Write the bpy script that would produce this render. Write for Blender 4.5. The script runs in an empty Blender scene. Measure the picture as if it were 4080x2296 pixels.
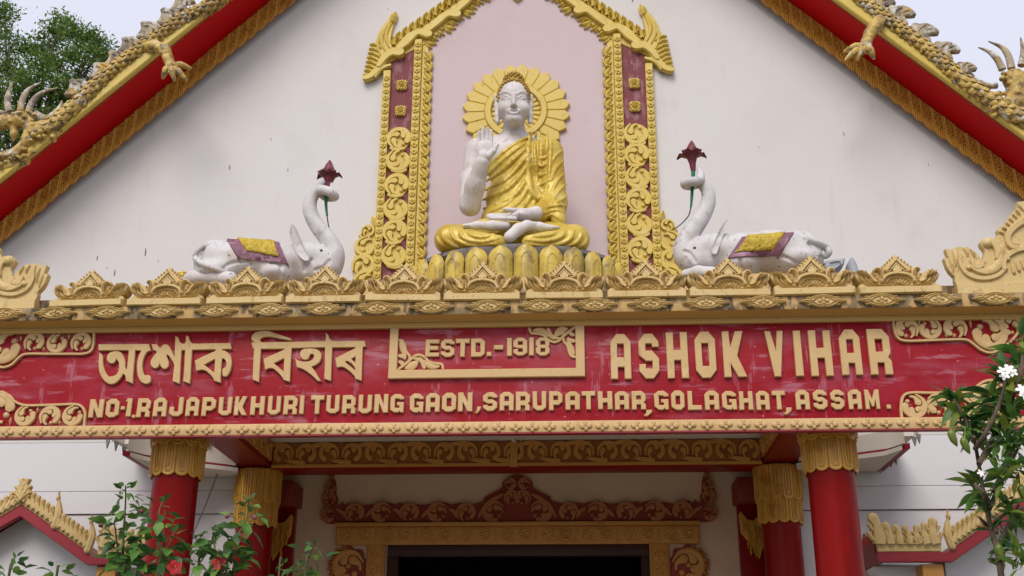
import bpy, bmesh, math, random
import numpy as np
from mathutils import Vector, Matrix, noise
from mathutils.geometry import tessellate_polygon
R = math.radians
scene = bpy.context.scene
col = scene.collection
random.seed(7)
rng = np.random.default_rng(7)

# ---------------------------------------------------------------- camera, sky, sun, exposure
CAM = np.array([0.5115, 0.0, 1.6]); FPX = 4555.0; W, H = 4080, 2296
PITCH, YAW, ROLL = 0.368, 0.0582, 0.0045
_fw = np.array([-math.sin(YAW)*math.cos(PITCH), math.cos(YAW)*math.cos(PITCH), math.sin(PITCH)])
_rt0 = np.array([math.cos(YAW), math.sin(YAW), 0.0]); _up0 = np.cross(_rt0, _fw)
_rt = _rt0*math.cos(ROLL) + _up0*math.sin(ROLL); _up = -_rt0*math.sin(ROLL) + _up0*math.cos(ROLL)
cd = bpy.data.cameras.new('camera'); cam = bpy.data.objects.new('camera', cd); col.objects.link(cam)
cd.sensor_width = 36.0; cd.lens = FPX/W*36.0; cd.clip_end = 600.0; cd.clip_start = 0.05
cam.matrix_world = Matrix(((_rt[0], _up[0], -_fw[0], CAM[0]), (_rt[1], _up[1], -_fw[1], CAM[1]), (_rt[2], _up[2], -_fw[2], CAM[2]), (0, 0, 0, 1)))
scene.camera = cam

SUN_EL, SUN_AZ = 46.0, 14.0        # azimuth: degrees to the left of the facade normal, seen from the front
sdir = Vector((-math.sin(R(SUN_AZ))*math.cos(R(SUN_EL)), -math.cos(R(SUN_AZ))*math.cos(R(SUN_EL)), math.sin(R(SUN_EL))))
w = bpy.data.worlds.new('World'); scene.world = w; w.use_nodes = True
nt = w.node_tree; nt.nodes.clear()
sky = nt.nodes.new('ShaderNodeTexSky'); sky.sky_type = 'NISHITA'; sky.sun_disc = False
sky.sun_elevation = R(SUN_EL); sky.sun_rotation = math.atan2(sdir.x, sdir.y)
sky.air_density = 1.0; sky.dust_density = 6.0; sky.ozone_density = 1.0; sky.altitude = 60
# a bright thin overcast: the blue sky washed out by an even pale cloud layer
mixs = nt.nodes.new('ShaderNodeMix'); mixs.data_type = 'RGBA'; mixs.inputs[0].default_value = 0.84
mixs.inputs[7].default_value = (5.75, 5.85, 6.75, 1)
bgn = nt.nodes.new('ShaderNodeBackground'); bgn.inputs[1].default_value = 0.10
wo = nt.nodes.new('ShaderNodeOutputWorld')
nt.links.new(sky.outputs[0], mixs.inputs[6]); nt.links.new(mixs.outputs[2], bgn.inputs[0]); nt.links.new(bgn.outputs[0], wo.inputs[0])
sd = bpy.data.lights.new('sun', 'SUN'); sd.energy = 1.35; sd.angle = R(30); sd.color = (1.0, 0.93, 0.82)
so = bpy.data.objects.new('sun', sd); col.objects.link(so); so.rotation_euler = sdir.to_track_quat('Z', 'Y').to_euler(); so.location = (-4, -6, 12)
scene.render.engine = 'CYCLES'
scene.view_settings.view_transform = 'Standard'; scene.view_settings.look = 'None'
scene.view_settings.exposure = 0.63; scene.view_settings.gamma = 1.0; scene.view_settings.use_curve_mapping = False

# ---------------------------------------------------------------- helpers
def U(x, y, Y):
    """world point on the vertical plane Y seen at photo position x, y"""
    d = _fw*FPX + _rt*(x - W/2) - _up*(y - H/2)
    return CAM + d*((Y - CAM[1])/d[1])
def UZ(x, y, z):
    d = _fw*FPX + _rt*(x - W/2) - _up*(y - H/2)
    return CAM + d*((z - CAM[2])/d[2])
def uv(x, y, Y):
    p = U(x, y, Y); return (p[0], p[2])

def cat(pts, n=6, closed=False):
    P = [np.array(p, float) for p in pts]
    if len(P) < 3: n = max(n, 2)
    out = []
    m = len(P)
    rngi = range(m if closed else m-1)
    for i in rngi:
        if closed: a, b, c, d = P[i-1], P[i], P[(i+1) % m], P[(i+2) % m]
        else: a, b, c, d = P[max(i-1, 0)], P[i], P[i+1], P[min(i+2, m-1)]
        for k in range(n):
            t = k/n
            out.append(.5*((2*b) + (c-a)*t + (2*a-5*b+4*c-d)*t*t + (3*b-a-3*c+d)*t**3))
    if not closed: out.append(P[-1])
    return out

def area2(p):
    return sum(p[i-1][0]*p[i][1] - p[i][0]*p[i-1][1] for i in range(len(p)))/2

def inset(p, b):
    n = len(p); out = []
    for i in range(n):
        a, q, c = np.array(p[i-1]), np.array(p[i]), np.array(p[(i+1) % n])
        d0 = q-a; d1 = c-q
        l0 = np.hypot(*d0) or 1e-9; l1 = np.hypot(*d1) or 1e-9
        n0 = np.array((-d0[1], d0[0]))/l0; n1 = np.array((-d1[1], d1[0]))/l1
        m = n0+n1; ml = m@m
        if ml < .15: m = n0
        else: m = m*(2/ml)
        if np.hypot(*m) > 1.8: m = m*(1.8/np.hypot(*m))
        bb = min(b, .45*min(l0, l1)+b*.3)
        out.append(tuple(q+m*bb))
    return out

class MB:
    """collects shapes; tf maps (u right, v up, w out of the surface) to world/local xyz"""
    def __init__(s, tf=None):
        s.v = []; s.f = []; s.tf = tf or (lambda u, v, w: (u, -w, v)); s.eps = 0.0
    def add(s, vs, fs, raw=False):
        o = len(s.v)
        s.v.extend([tuple(map(float, p)) if raw else s.tf(*p) for p in vs])
        s.f.extend([tuple(i+o for i in f) for f in fs])
    def box(s, a, b):
        (x0, y0, z0), (x1, y1, z1) = a, b
        s.add([(x0,y0,z0),(x1,y0,z0),(x1,y1,z0),(x0,y1,z0),(x0,y0,z1),(x1,y0,z1),(x1,y1,z1),(x0,y1,z1)],
              [(0,3,2,1),(4,5,6,7),(0,1,5,4),(1,2,6,5),(2,3,7,6),(3,0,4,7)], True)
    def bbox(s, a, b, c=.004):
        """box with chamfered vertical and horizontal edges"""
        (x0, y0, z0), (x1, y1, z1) = a, b
        bm = bmesh.new(); r = bmesh.ops.create_cube(bm, size=1)
        for q in bm.verts: q.co = Vector(((x0+x1)/2+q.co.x*(x1-x0), (y0+y1)/2+q.co.y*(y1-y0), (z0+z1)/2+q.co.z*(z1-z0)))
        bmesh.ops.bevel(bm, geom=bm.edges[:], offset=c, segments=2, affect='EDGES', profile=.5)
        bm.verts.ensure_lookup_table()
        s.add([tuple(q.co) for q in bm.verts], [tuple(q.index for q in f.verts) for f in bm.faces], True); bm.free()
    def plate(s, poly, w0, w1, holes=(), b=.004, back=False):
        loops = [list(poly)]+[list(h) for h in holes]
        if area2(loops[0]) < 0: loops[0].reverse()
        for h in loops[1:]:
            if area2(h) > 0: h.reverse()
        w1 = w1+s.eps; s.eps += 3e-4
        ins = [inset(l, b) for l in loops]
        tri = tessellate_polygon([[Vector((p[0], p[1], 0)) for p in l] for l in ins])
        flat = [p for l in ins for p in l]
        vs = [(p[0], p[1], w1) for p in flat]; fs = []
        for t in tri:
            a, bb, c = (flat[i] for i in t)
            ar = (bb[0]-a[0])*(c[1]-a[1])-(c[0]-a[0])*(bb[1]-a[1])
            fs.append(tuple(t) if ar > 0 else tuple(reversed(t)))
        s.add(vs, fs)
        for l, q in zip(loops, ins):
            n = len(l)
            vs = [(p[0], p[1], w1) for p in q]+[(p[0], p[1], w1-b*.8) for p in l]+[(p[0], p[1], w0) for p in l]
            fs = []
            for i in range(n):
                j = (i+1) % n
                fs += [(i, n+i, n+j, j), (n+i, 2*n+i, 2*n+j, n+j)]
            s.add(vs, fs)
    def ribbon(s, pts, ws, h, w0=0.0, prof='round', n=5, caps=(1, 1), smooth=True):
        P = cat(pts, n) if smooth and len(pts) > 2 else [np.array(p, float) for p in pts]
        m = len(P); ws = np.interp(np.linspace(0, 1, m), np.linspace(0, 1, len(ws)), ws)
        sec = []
        T = []
        for i in range(m):
            d = P[min(i+1, m-1)]-P[max(i-1, 0)]; T.append(d/(np.hypot(*d) or 1e-9))
        if caps[0]:
            for a in (80, 50, 22): sec.append((P[0]-T[0]*ws[0]*math.sin(R(a)), T[0], ws[0]*math.cos(R(a))))
        for i in range(m): sec.append((P[i], T[i], ws[i]))
        if caps[1]:
            for a in (22, 50, 80): sec.append((P[-1]+T[-1]*ws[-1]*math.sin(R(a)), T[-1], ws[-1]*math.cos(R(a))))
        if prof == 'round': so, ho = [-1, -.72, 0, .72, 1], [0, .72, 1, .72, 0]
        else: so, ho = [-1, -.97, -.7, .7, .97, 1], [0, .78, 1, 1, .78, 0]
        h = h+s.eps; s.eps += 3e-4
        wm = max(ws) or 1e-9
        k = len(so); vs = []; fs = []
        for p, t, ww in sec:
            nn = np.array((-t[1], t[0]))
            hh = h*(.45+.55*min(1, ww/wm)) if prof == 'round' else h
            for a, z in zip(so, ho): vs.append((p[0]+nn[0]*a*ww, p[1]+nn[1]*a*ww, w0+z*hh))
        for i in range(len(sec)-1):
            for j in range(k-1):
                a = i*k+j; fs.append((a, a+k, a+k+1, a+1))
        s.add(vs, fs)
    def dome(s, c, ru, rv, h, w0=0.0, n=10, rings=3, rot=0.0):
        vs = [(c[0], c[1], w0+h)]; fs = []
        cr, sr = math.cos(rot), math.sin(rot)
        for r in range(1, rings+1):
            t = R(90*r/rings)
            for i in range(n):
                a = 2*math.pi*i/n; x, y = ru*math.sin(t)*math.cos(a), rv*math.sin(t)*math.sin(a)
                vs.append((c[0]+x*cr-y*sr, c[1]+x*sr+y*cr, w0+h*math.cos(t)))
        for i in range(n):
            j = (i+1) % n; fs.append((0, 1+i, 1+j))
            for r in range(rings-1):
                a = 1+r*n; fs.append((a+i, a+n+i, a+n+j, a+j))
        s.add(vs, fs)
    def tube(s, pts, rs, n=10, sm=5, caps=True):
        P = cat(pts, sm) if len(pts) > 2 and sm > 1 else [np.array(p, float) for p in pts]
        m = len(P); rs = np.interp(np.linspace(0, 1, m), np.linspace(0, 1, len(rs)), rs)
        vs = []; fs = []; up = None
        for i in range(m):
            d = P[min(i+1, m-1)]-P[max(i-1, 0)]; d = d/(np.linalg.norm(d) or 1e-9)
            if up is None:
                up = np.array((0, 0, 1.)) if abs(d[2]) < .9 else np.array((0, 1., 0))
            a = np.cross(d, up); a /= (np.linalg.norm(a) or 1e-9); b = np.cross(a, d); up = b
            for k in range(n):
                t = 2*math.pi*k/n; vs.append(P[i]+rs[i]*(a*math.cos(t)+b*math.sin(t)))
        for i in range(m-1):
            for k in range(n):
                q = (k+1) % n; fs.append((i*n+k, i*n+q, (i+1)*n+q, (i+1)*n+k))
        if caps: fs += [tuple(reversed(range(n))), tuple(range((m-1)*n, m*n))]
        s.add(vs, fs, True)
    def lathe(s, c, prof, n=24, sx=1.0, sy=1.0):
        vs = []; fs = []
        for r, z in prof:
            for k in range(n):
                t = 2*math.pi*k/n; vs.append((c[0]+r*sx*math.cos(t), c[1]+r*sy*math.sin(t), c[2]+z))
        for i in range(len(prof)-1):
            for k in range(n):
                q = (k+1) % n; fs.append((i*n+k, i*n+q, (i+1)*n+q, (i+1)*n+k))
        s.add(vs, fs, True)
    def ball(s, c, r, n=8):
        r = (r, r, r) if np.isscalar(r) else r
        prof = [(math.sin(math.pi*i/(n//2+1)), -math.cos(math.pi*i/(n//2+1))) for i in range(n//2+2)]
        vs = []; fs = []
        for q, z in prof:
            for k in range(n):
                t = 2*math.pi*k/n; vs.append((c[0]+r[0]*q*math.cos(t), c[1]+r[1]*q*math.sin(t), c[2]+r[2]*z))
        for i in range(len(prof)-1):
            for k in range(n):
                q = (k+1) % n; fs.append((i*n+k, i*n+q, (i+1)*n+q, (i+1)*n+k))
        s.add(vs, fs, True)
    def mesh(s, name, mat, org=(0, 0, 0), sharp=38, mirror=False):
        V = np.array(s.v, float).reshape(-1, 3)-np.array(org)
        F = s.f
        if mirror:
            V = V*np.array((-1, 1, 1)); F = [tuple(reversed(f)) for f in F]
        me = bpy.data.meshes.new(name); me.from_pydata(V.tolist(), [], F)
        if sharp is None: pass
        else:
            me.shade_smooth(); me.set_sharp_from_angle(angle=R(sharp))
        if mat: me.materials.append(mat)
        me.update(); return me

def plane_tf(Y, ox=0.0, oz=0.0, fl=1):
    return lambda u, v, w: (ox+fl*u, Y-w, oz+v)

WL = {}
def wl(o): return WL.get(o.name, np.zeros(3))
def _link(o, parent, loc):
    col.objects.link(o); loc = np.array(loc, float)
    if parent is not None:
        o.parent = parent; o.location = loc-wl(parent)
    else: o.location = loc
    WL[o.name] = loc
    return o
def tag(o, label=None, cat_=None, group=None, kind=None):
    if label: o['label'] = label
    if cat_: o['category'] = cat_
    if group: o['group'] = group
    if kind: o['kind'] = kind
    return o
def thing(name, label, cat_, loc=(0, 0, 0), group=None):
    o = bpy.data.objects.new(name, None); o.empty_display_size = .1
    _link(o, None, loc); return tag(o, label, cat_, group)
def part(name, mb, mat, parent, sharp=38, label=None, kind=None):
    """mesh in world coordinates whose origin is its parent's origin"""
    org = wl(parent) if parent is not None else np.zeros(3)
    o = bpy.data.objects.new(name, mb.mesh(name, mat, org, sharp)); _link(o, parent, org)
    return tag(o, label, None, None, kind)
def inst(name, mesh, parent, loc, rot=(0, 0, 0), sc=(1, 1, 1), label=None):
    o = bpy.data.objects.new(name, mesh); _link(o, parent, loc); o.rotation_euler = rot; o.scale = sc
    if label: o['label'] = label
    return o

# ---------------------------------------------------------------- materials
def mat(name, c, rough=.6, layers=(), bump=None, spec=.35, metal=0.0, bump2=None):
    m = bpy.data.materials.new(name); m.use_nodes = True
    t = m.node_tree; b = t.nodes['Principled BSDF']
    b.inputs['Roughness'].default_value = rough; b.inputs['Metallic'].default_value = metal
    b.inputs['Specular IOR Level'].default_value = spec
    g = t.nodes.new('ShaderNodeNewGeometry'); cur = None
    def tex(scale, st, detail=5, off=0.0):
        mp = t.nodes.new('ShaderNodeMapping'); mp.inputs['Scale'].default_value = [scale*q for q in st]
        mp.inputs['Location'].default_value = (off, off*1.7, off*.6)
        n = t.nodes.new('ShaderNodeTexNoise'); n.inputs['Scale'].default_value = 1.0; n.inputs['Detail'].default_value = detail; n.inputs['Roughness'].default_value = .6
        t.links.new(g.outputs['Position'], mp.inputs['Vector']); t.links.new(mp.outputs[0], n.inputs['Vector'])
        return n
    for i, L in enumerate(layers):
        scale, lo, hi, c2 = L[:4]; st = L[4] if len(L) > 4 else (1, 1, 1)
        n = tex(scale, st, 6, 3.1*i+1.0)
        mr = t.nodes.new('ShaderNodeMapRange'); mr.inputs['From Min'].default_value = lo; mr.inputs['From Max'].default_value = hi
        mr.interpolation_type = 'SMOOTHSTEP'
        if len(L) > 5: mr.inputs['To Max'].default_value = L[5]
        t.links.new(n.outputs['Fac'], mr.inputs['Value'])
        mx = t.nodes.new('ShaderNodeMix'); mx.data_type = 'RGBA'
        t.links.new(mr.outputs[0], mx.inputs[0])
        if cur is None: mx.inputs[6].default_value = (*c, 1)
        else: t.links.new(cur, mx.inputs[6])
        mx.inputs[7].default_value = (*c2, 1); cur = mx.outputs[2]
    if cur is None: b.inputs['Base Color'].default_value = (*c, 1)
    else: t.links.new(cur, b.inputs['Base Color'])
    last = None
    for bp in (bump, bump2):
        if bp:
            sc, stg, dist = bp[:3]; st = bp[3] if len(bp) > 3 else (1, 1, 1)
            n = tex(sc, st, 4, 7.7); bn = t.nodes.new('ShaderNodeBump'); bn.inputs['Strength'].default_value = stg; bn.inputs['Distance'].default_value = dist
            t.links.new(n.outputs['Fac'], bn.inputs['Height'])
            if last: t.links.new(last, bn.inputs['Normal'])
            last = bn.outputs[0]
    if last: t.links.new(last, b.inputs['Normal'])
    return m

M = {}
M['wall'] = mat('white_plaster', (.65, .63, .635), .75, [(.7, .45, .75, (.62, .595, .595)), (.5, .5, .8, (.66, .645, .655)), (9, .58, .78, (.54, .51, .50), (1, 1, .12), .45), (2.2, .55, .72, (.57, .545, .54), (1, 1, .5), .5), (34, .70, .8, (.5, .46, .44), (1, 1, 1), .4)], (14, .22, .004), .2, 0, (2.2, .3, .02))
M['wall_low'] = mat('white_painted_wall', (.66, .66, .69), .6, [(1.3, .5, .8, (.61, .61, .64))], (18, .15, .003), .3)
M['inner_wall'] = mat('cream_porch_wall', (.70, .53, .38), .7, [(2, .5, .8, (.62, .46, .32))], (20, .15, .003), .2)
M['pink'] = mat('pale_pink_panel', (.575, .465, .49), .7, [(1.7, .5, .8, (.54, .41, .435)), (1.2, .5, .8, (.60, .51, .535)), (24, .7, .78, (.38, .28, .28), (1, 1, .5), .7)], (20, .2, .003), .2)
M['maroon_panel'] = mat('worn_maroon_panel', (.19, .045, .055), .7, [(18, .5, .62, (.27, .12, .14), (1, 1, .4)), (40, .62, .72, (.42, .27, .29), (1, 1, .3), .8)], (30, .2, .003))
GOLD = (.61, .45, .085)
M['gold'] = mat('yellow_gold_paint', GOLD, .48, [(5, .5, .75, (.54, .37, .06)), (3, .5, .8, (.64, .50, .14)), (30, .58, .72, (.40, .25, .035), (1, 1, .5), .7), (80, .60, .72, (.30, .17, .025), (1, 1, 1), .6), (12, .60, .72, (.68, .57, .24), (1, 1, 1), .6)], (70, .35, .003), .5)
M['tan'] = mat('tan_gold_paint', (.575, .385, .175), .5, [(6, .5, .75, (.52, .335, .14)), (2.4, .5, .8, (.61, .43, .215)), (26, .58, .70, (.43, .28, .11), (1, 1, .5), .7), (80, .62, .73, (.30, .18, .07), (1, 1, 1), .55), (11, .60, .72, (.66, .51, .28), (1, 1, 1), .6)], (60, .35, .003), .4)
M['tan_dirty'] = mat('stained_gold_cornice', (.55, .36, .15), .7, [(9, .44, .56, (.25, .18, .10), (1, 1, .45)), (16, .52, .6, (.06, .045, .03), (1, 1, .35), .85), (26, .58, .68, (.34, .3, .26))], (40, .3, .004), .25)
M['frieze'] = mat('ochre_frieze', (.60, .385, .13), .55, [(3, .5, .8, (.54, .33, .10), (.3, 1, 1)), (20, .62, .8, (.33, .17, .04), (1, 1, .3), .6)], (50, .1, .002), .35)
M['red_sign'] = mat('worn_red_sign_paint', (.29, .006, .014), .5, [(5, .46, .68, (.33, .014, .030)), (4, .50, .64, (.34, .060, .09), (.3, 1, 1), .7), (18, .57, .67, (.44, .18, .23), (.16, 1, 1), .6), (17, .59, .67, (.44, .17, .22), (1, 1, .18), .5), (36, .67, .71, (.62, .22, .25), (.7, 1, 1), .85)], (40, .2, .002), .2)
M['red_sign'].node_tree.nodes['Principled BSDF'].inputs['Roughness'].default_value = .42
M['red'] = mat('dark_red_gloss_paint', (.25, .003, .0035), .36, [(2.5, .5, .8, (.19, .002, .003)), (60, .74, .78, (.5, .2, .18), (1, 1, 1), .7), (5, .56, .7, (.13, .003, .004), (1, 1, .25), .7)], (12, .05, .003), .3)
M['red_soffit'] = mat('red_soffit_paint', (.50, .003, .006), .5, [(1.5, .5, .8, (.44, .003, .005))], (30, .06, .002), .15)
M['red_trim'] = mat('rose_red_trim', (.30, .022, .035), .5, [(4, .5, .8, (.24, .015, .025))], (30, .1, .002), .4)
M['orange_gold'] = mat('dark_orange_gold', (.64, .345, .055), .36, [(6, .5, .75, (.42, .16, .016)), (30, .55, .7, (.62, .33, .06))], (60, .15, .002), .5)
M['fringe_back'] = mat('brown_red_fringe_ground', (.46, .19, .03), .5, [(8, .5, .7, (.52, .24, .04))], (60, .2, .002), .4)
M['dragon'] = mat('weathered_gold_dragon', (.54, .37, .09), .5, [(7, .44, .58, (.38, .24, .06)), (16, .50, .62, (.19, .13, .055)), (10, .56, .66, (.52, .48, .42)), (34, .6, .68, (.62, .6, .57), (1, 1, 1), .8)], (45, .5, .006), .4)
M['dragon_grey'] = mat('lichen_grey_fin', (.40, .33, .23), .7, [(9, .45, .6, (.19, .155, .12)), (12, .5, .62, (.56, .54, .51)), (5, .56, .66, (.5, .33, .08))], (45, .5, .006), .25)
M['skin'] = mat('chalky_white_paint', (.62, .585, .585), .65, [(4, .50, .66, (.50, .455, .43)), (14, .58, .69, (.36, .32, .30), (1, 1, .35), .75), (40, .63, .71, (.2, .18, .17), (1, 1, .5), .7)], (34, .35, .004), .3)
M['eleph'] = mat('weathered_white_paint', (.58, .565, .575), .65, [(6, .46, .62, (.50, .48, .485)), (4, .56, .68, (.50, .43, .38), (1, 1, 1), .7), (12, .58, .68, (.34, .315, .31), (1, 1, .45), .75), (34, .61, .69, (.14, .13, .13), (1, 1, .6), .8)], (34, .45, .005), .3)
M['grey_foot'] = mat('bluish_grey_paint', (.36, .38, .44), .65, [(9, .5, .7, (.26, .27, .31))], (30, .2, .003))
M['robe'] = mat('gold_robe_paint', (.58, .43, .075), .36, [(3, .46, .62, (.47, .31, .03)), (9, .60, .70, (.34, .21, .025), (1, 1, 1), .8), (30, .64, .72, (.18, .11, .018), (1, 1, 1), .6), (7, .58, .68, (.64, .51, .17))], (38, .3, .003), .45, .1)
M['lotus'] = mat('stained_gold_lotus', (.56, .41, .07), .4, [(5, .44, .58, (.42, .31, .06)), (7, .52, .66, (.25, .18, .055), (1, 1, .6)), (18, .60, .70, (.12, .09, .05), (1, 1, .7), .75)], (30, .3, .004), .4)
M['stone_grey'] = mat('weathered_grey_cement', (.22, .20, .20), .8, [(8, .5, .65, (.32, .30, .30)), (18, .55, .7, (.10, .09, .09))], (30, .4, .005), .2)
M['hair'] = mat('gold_brown_curls', (.38, .235, .03), .4, [(20, .5, .65, (.24, .13, .015)), (30, .6, .7, (.55, .40, .09))], None, .5, .15)
M['purple'] = mat('mauve_cloth_border', (.20, .085, .13), .6, [(9, .5, .65, (.34, .2, .26)), (20, .56, .66, (.09, .035, .06))], (40, .3, .003))
M['yellow_pile'] = mat('yellow_knotted_cloth', (.52, .38, .035), .6, [(40, .45, .6, (.36, .24, .015)), (70, .55, .65, (.62, .5, .1))], (90, .6, .006))
M['maroon'] = mat('maroon_flower_paint', (.13, .018, .028), .45, [(16, .5, .65, (.24, .07, .10)), (35, .62, .7, (.38, .22, .24), (1, 1, 1), .7)], (40, .2, .002))
M['green_paint'] = mat('green_stem_paint', (.015, .17, .09), .5, [(20, .5, .7, (.02, .10, .05))])
M['wire'] = mat('dark_wire', (.05, .045, .04), .6)
M['wood'] = mat('dark_brown_wood', (.045, .016, .010), .4, [(6, .5, .7, (.03, .009, .006), (1, 1, .1))], (30, .2, .002, (1, 1, .1)))
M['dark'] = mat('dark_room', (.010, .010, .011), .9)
M['brown_gold'] = mat('brown_gold_carving', (.56, .27, .06), .45, [(5, .5, .7, (.48, .21, .042)), (20, .6, .7, (.6, .34, .09))], (50, .15, .002), .4)
M['brown_red'] = mat('brown_red_ground', (.27, .04, .024), .55, [(6, .5, .7, (.22, .03, .018))])
M['rust_gold'] = mat('reddish_gold_carving', (.44, .17, .065), .5, [(5, .5, .7, (.38, .13, .05))], (50, .12, .002), .4)
M['ceiling'] = mat('grey_white_ceiling', (.66, .61, .55), .7, [(2, .5, .8, (.58, .53, .47))])
M['soffit_white'] = mat('white_soffit', (.70, .67, .62), .6, [(3, .5, .8, (.6, .57, .52))])
M['roof'] = mat('rust_red_roof_sheet', (.16, .05, .035), .6)
M['stain'] = mat('dark_rust_mark', (.19, .16, .145), .8)
def leafmat(name, c, c2, rough=.38):
    m = mat(name, c, rough, [(14, .42, .62, c2)], None, .45)
    t = m.node_tree; b = t.nodes['Principled BSDF']
    tr = t.nodes.new('ShaderNodeBsdfTranslucent'); ms = t.nodes.new('ShaderNodeMixShader'); ms.inputs[0].default_value = .38
    src = b.inputs['Base Color'].links[0].from_socket; t.links.new(src, tr.inputs[0])
    t.links.new(b.outputs[0], ms.inputs[1]); t.links.new(tr.outputs[0], ms.inputs[2])
    t.links.new(ms.outputs[0], t.nodes['Material Output'].inputs[0]); return m
M['leaf_a'] = leafmat('glossy_green_leaf', (.085, .21, .038), (.17, .31, .06))
M['leaf_b'] = leafmat('dark_green_leaf', (.035, .10, .026), (.08, .17, .04))
M['leaf_c'] = leafmat('yellow_green_leaf', (.15, .24, .03), (.24, .27, .05))
M['tree_leaf'] = leafmat('tree_foliage', (.085, .17, .024), (.20, .30, .055), .5)
M['bark'] = mat('brown_bark', (.10, .075, .05), .85, [(20, .45, .65, (.05, .036, .025), (1, 1, .3))], (30, .5, .01, (1, 1, .3)))
M['stem'] = mat('green_brown_stem', (.10, .11, .04), .7, [(20, .45, .65, (.07, .055, .03))])
M['hib_red'] = mat('red_petal', (.36, .008, .010), .5, [(30, .5, .7, (.22, .004, .008))])
M['white_petal'] = mat('white_petal', (.82, .82, .80), .5)
M['yellow'] = mat('yellow_stamen', (.7, .5, .05), .6)
M['ground'] = mat('earth_and_grass', (.075, .075, .04), .9, [(.6, .45, .6, (.05, .075, .022)), (9, .5, .7, (.11, .09, .06))], (14, .5, .03))
M['paving'] = mat('cement_paving', (.30, .26, .22), .8, [(1.5, .5, .7, (.24, .21, .18))], (20, .3, .004))

M['band_ground'] = mat('dark_brown_gold_ground', (.34, .13, .03), .6, [(6, .5, .7, (.28, .10, .022))])

M['crest_gold'] = mat('pale_gold_cast_paint', (.60, .44, .19), .5, [(6, .5, .75, (.53, .37, .14)), (2.4, .5, .8, (.64, .49, .24)), (22, .56, .68, (.40, .27, .10), (1, 1, .5), .75), (50, .61, .70, (.17, .12, .06), (1, 1, .6), .75), (10, .60, .72, (.68, .56, .32), (1, 1, 1), .6)], (55, .4, .004), .42)
# ---------------------------------------------------------------- smooth solids (signed distance + surface nets)
class SDF:
    def __init__(s): s.p = []
    def ell(s, c, r, k=.03, op='u', rot=None): s.p.append(('e', np.array(c, float), np.array(r, float), k, op, rot)); return s
    def cap(s, a, b, ra, rb=None, k=.03, op='u'): s.p.append(('c', np.array(a, float), np.array(b, float), ra, ra if rb is None else rb, k, op)); return s
    def chain(s, pts, rs, k=.03, sm=1):
        if sm > 1:
            n = len(pts); pts = cat(pts, sm); rs = np.interp(np.linspace(0, n-1, len(pts)), np.arange(n), rs); k = min(k, .012)
        for i in range(len(pts)-1): s.cap(pts[i], pts[i+1], rs[i], rs[i+1], k)
        return s
    def cut(s, p, n, k=.01):
        n = np.array(n, float); s.p.append(('h', np.array(p, float), n/np.linalg.norm(n), k)); return s
    @staticmethod
    def d(q, P):
        if q[0] == 'e':
            X = P-q[1]
            if q[5] is not None: X = X@q[5]
            k0 = np.linalg.norm(X/q[2], axis=-1); k1 = np.linalg.norm(X/(q[2]**2), axis=-1)+1e-9
            return k0*(k0-1)/k1
        if q[0] == 'c':
            ab = q[2]-q[1]; X = P-q[1]; t = np.clip(X@ab/(ab@ab+1e-12), 0, 1)
            return np.linalg.norm(X-t[..., None]*ab, axis=-1)-(q[3]+(q[4]-q[3])*t)
        return (P-q[1])@q[2]
    @staticmethod
    def mix(v, d, q):
        k = q[-2] if q[0] == 'c' else (q[3])
        op = 'i' if q[0] == 'h' else (q[6] if q[0] == 'c' else q[4])
        k = q[5] if q[0] == 'c' else k
        if op == 'u': return np.minimum(v, d)-np.maximum(k-np.abs(v-d), 0)**2/(4*k)
        if op == 's': d = -d
        return np.maximum(v, d)+np.maximum(k-np.abs(v-d), 0)**2/(4*k)
    def ev(s, P):
        v = np.full(P.shape[:-1], 1.0)
        for q in s.p: v = s.mix(v, s.d(q, P), q)
        return v
    def hit(s, x, y, Y0, Y1, n=160):
        """first surface point behind photo position x, y between the planes Y0 and Y1"""
        a, b = U(x, y, Y0), U(x, y, Y1)
        T = np.linspace(0, 1, n); v = s.ev(a+(b-a)*T[:, None])
        i = np.argmax(v < 0)
        if v[i] >= 0: i = int(np.argmin(v)); return a+(b-a)*T[i]
        if i == 0: return a
        t = T[i-1]+(T[i]-T[i-1])*v[i-1]/(v[i-1]-v[i]); return a+(b-a)*t
    def mesh(s, mb, vox):
        lo = np.full(3, 1e9); hi = -lo; bb = []
        for q in s.p:
            if q[0] == 'h': bb.append(None); continue
            if q[0] == 'e': m = float(max(q[2])) if q[5] is not None else q[2]; l, h = q[1]-m, q[1]+m; op = q[4]
            else: m = max(q[3], q[4]); l, h = np.minimum(q[1], q[2])-m, np.maximum(q[1], q[2])+m; op = q[6]
            bb.append((l, h))
            if op == 'u': lo = np.minimum(lo, l); hi = np.maximum(hi, h)
        lo -= 3*vox+.01; hi += 3*vox+.01
        n = np.ceil((hi-lo)/vox).astype(int)+1
        ax = [lo[i]+vox*np.arange(n[i]) for i in range(3)]
        V = np.full(n, 1.0, np.float64)
        for q, b in zip(s.p, bb):
            if b is None: sl = (slice(None),)*3
            else:
                pad = (q[5] if q[0] == 'c' else q[3])+3*vox+.02
                i0 = np.clip(np.floor((b[0]-pad-lo)/vox).astype(int), 0, n); i1 = np.clip(np.ceil((b[1]+pad-lo)/vox).astype(int)+1, 0, n)
                sl = tuple(slice(a, c) for a, c in zip(i0, i1))
            G = np.stack(np.meshgrid(*[ax[i][sl[i]] for i in range(3)], indexing='ij'), -1)
            if G.size == 0: continue
            V[sl] = s.mix(V[sl], s.d(q, G), q)
        nets(V, lo, vox, mb)

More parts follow.
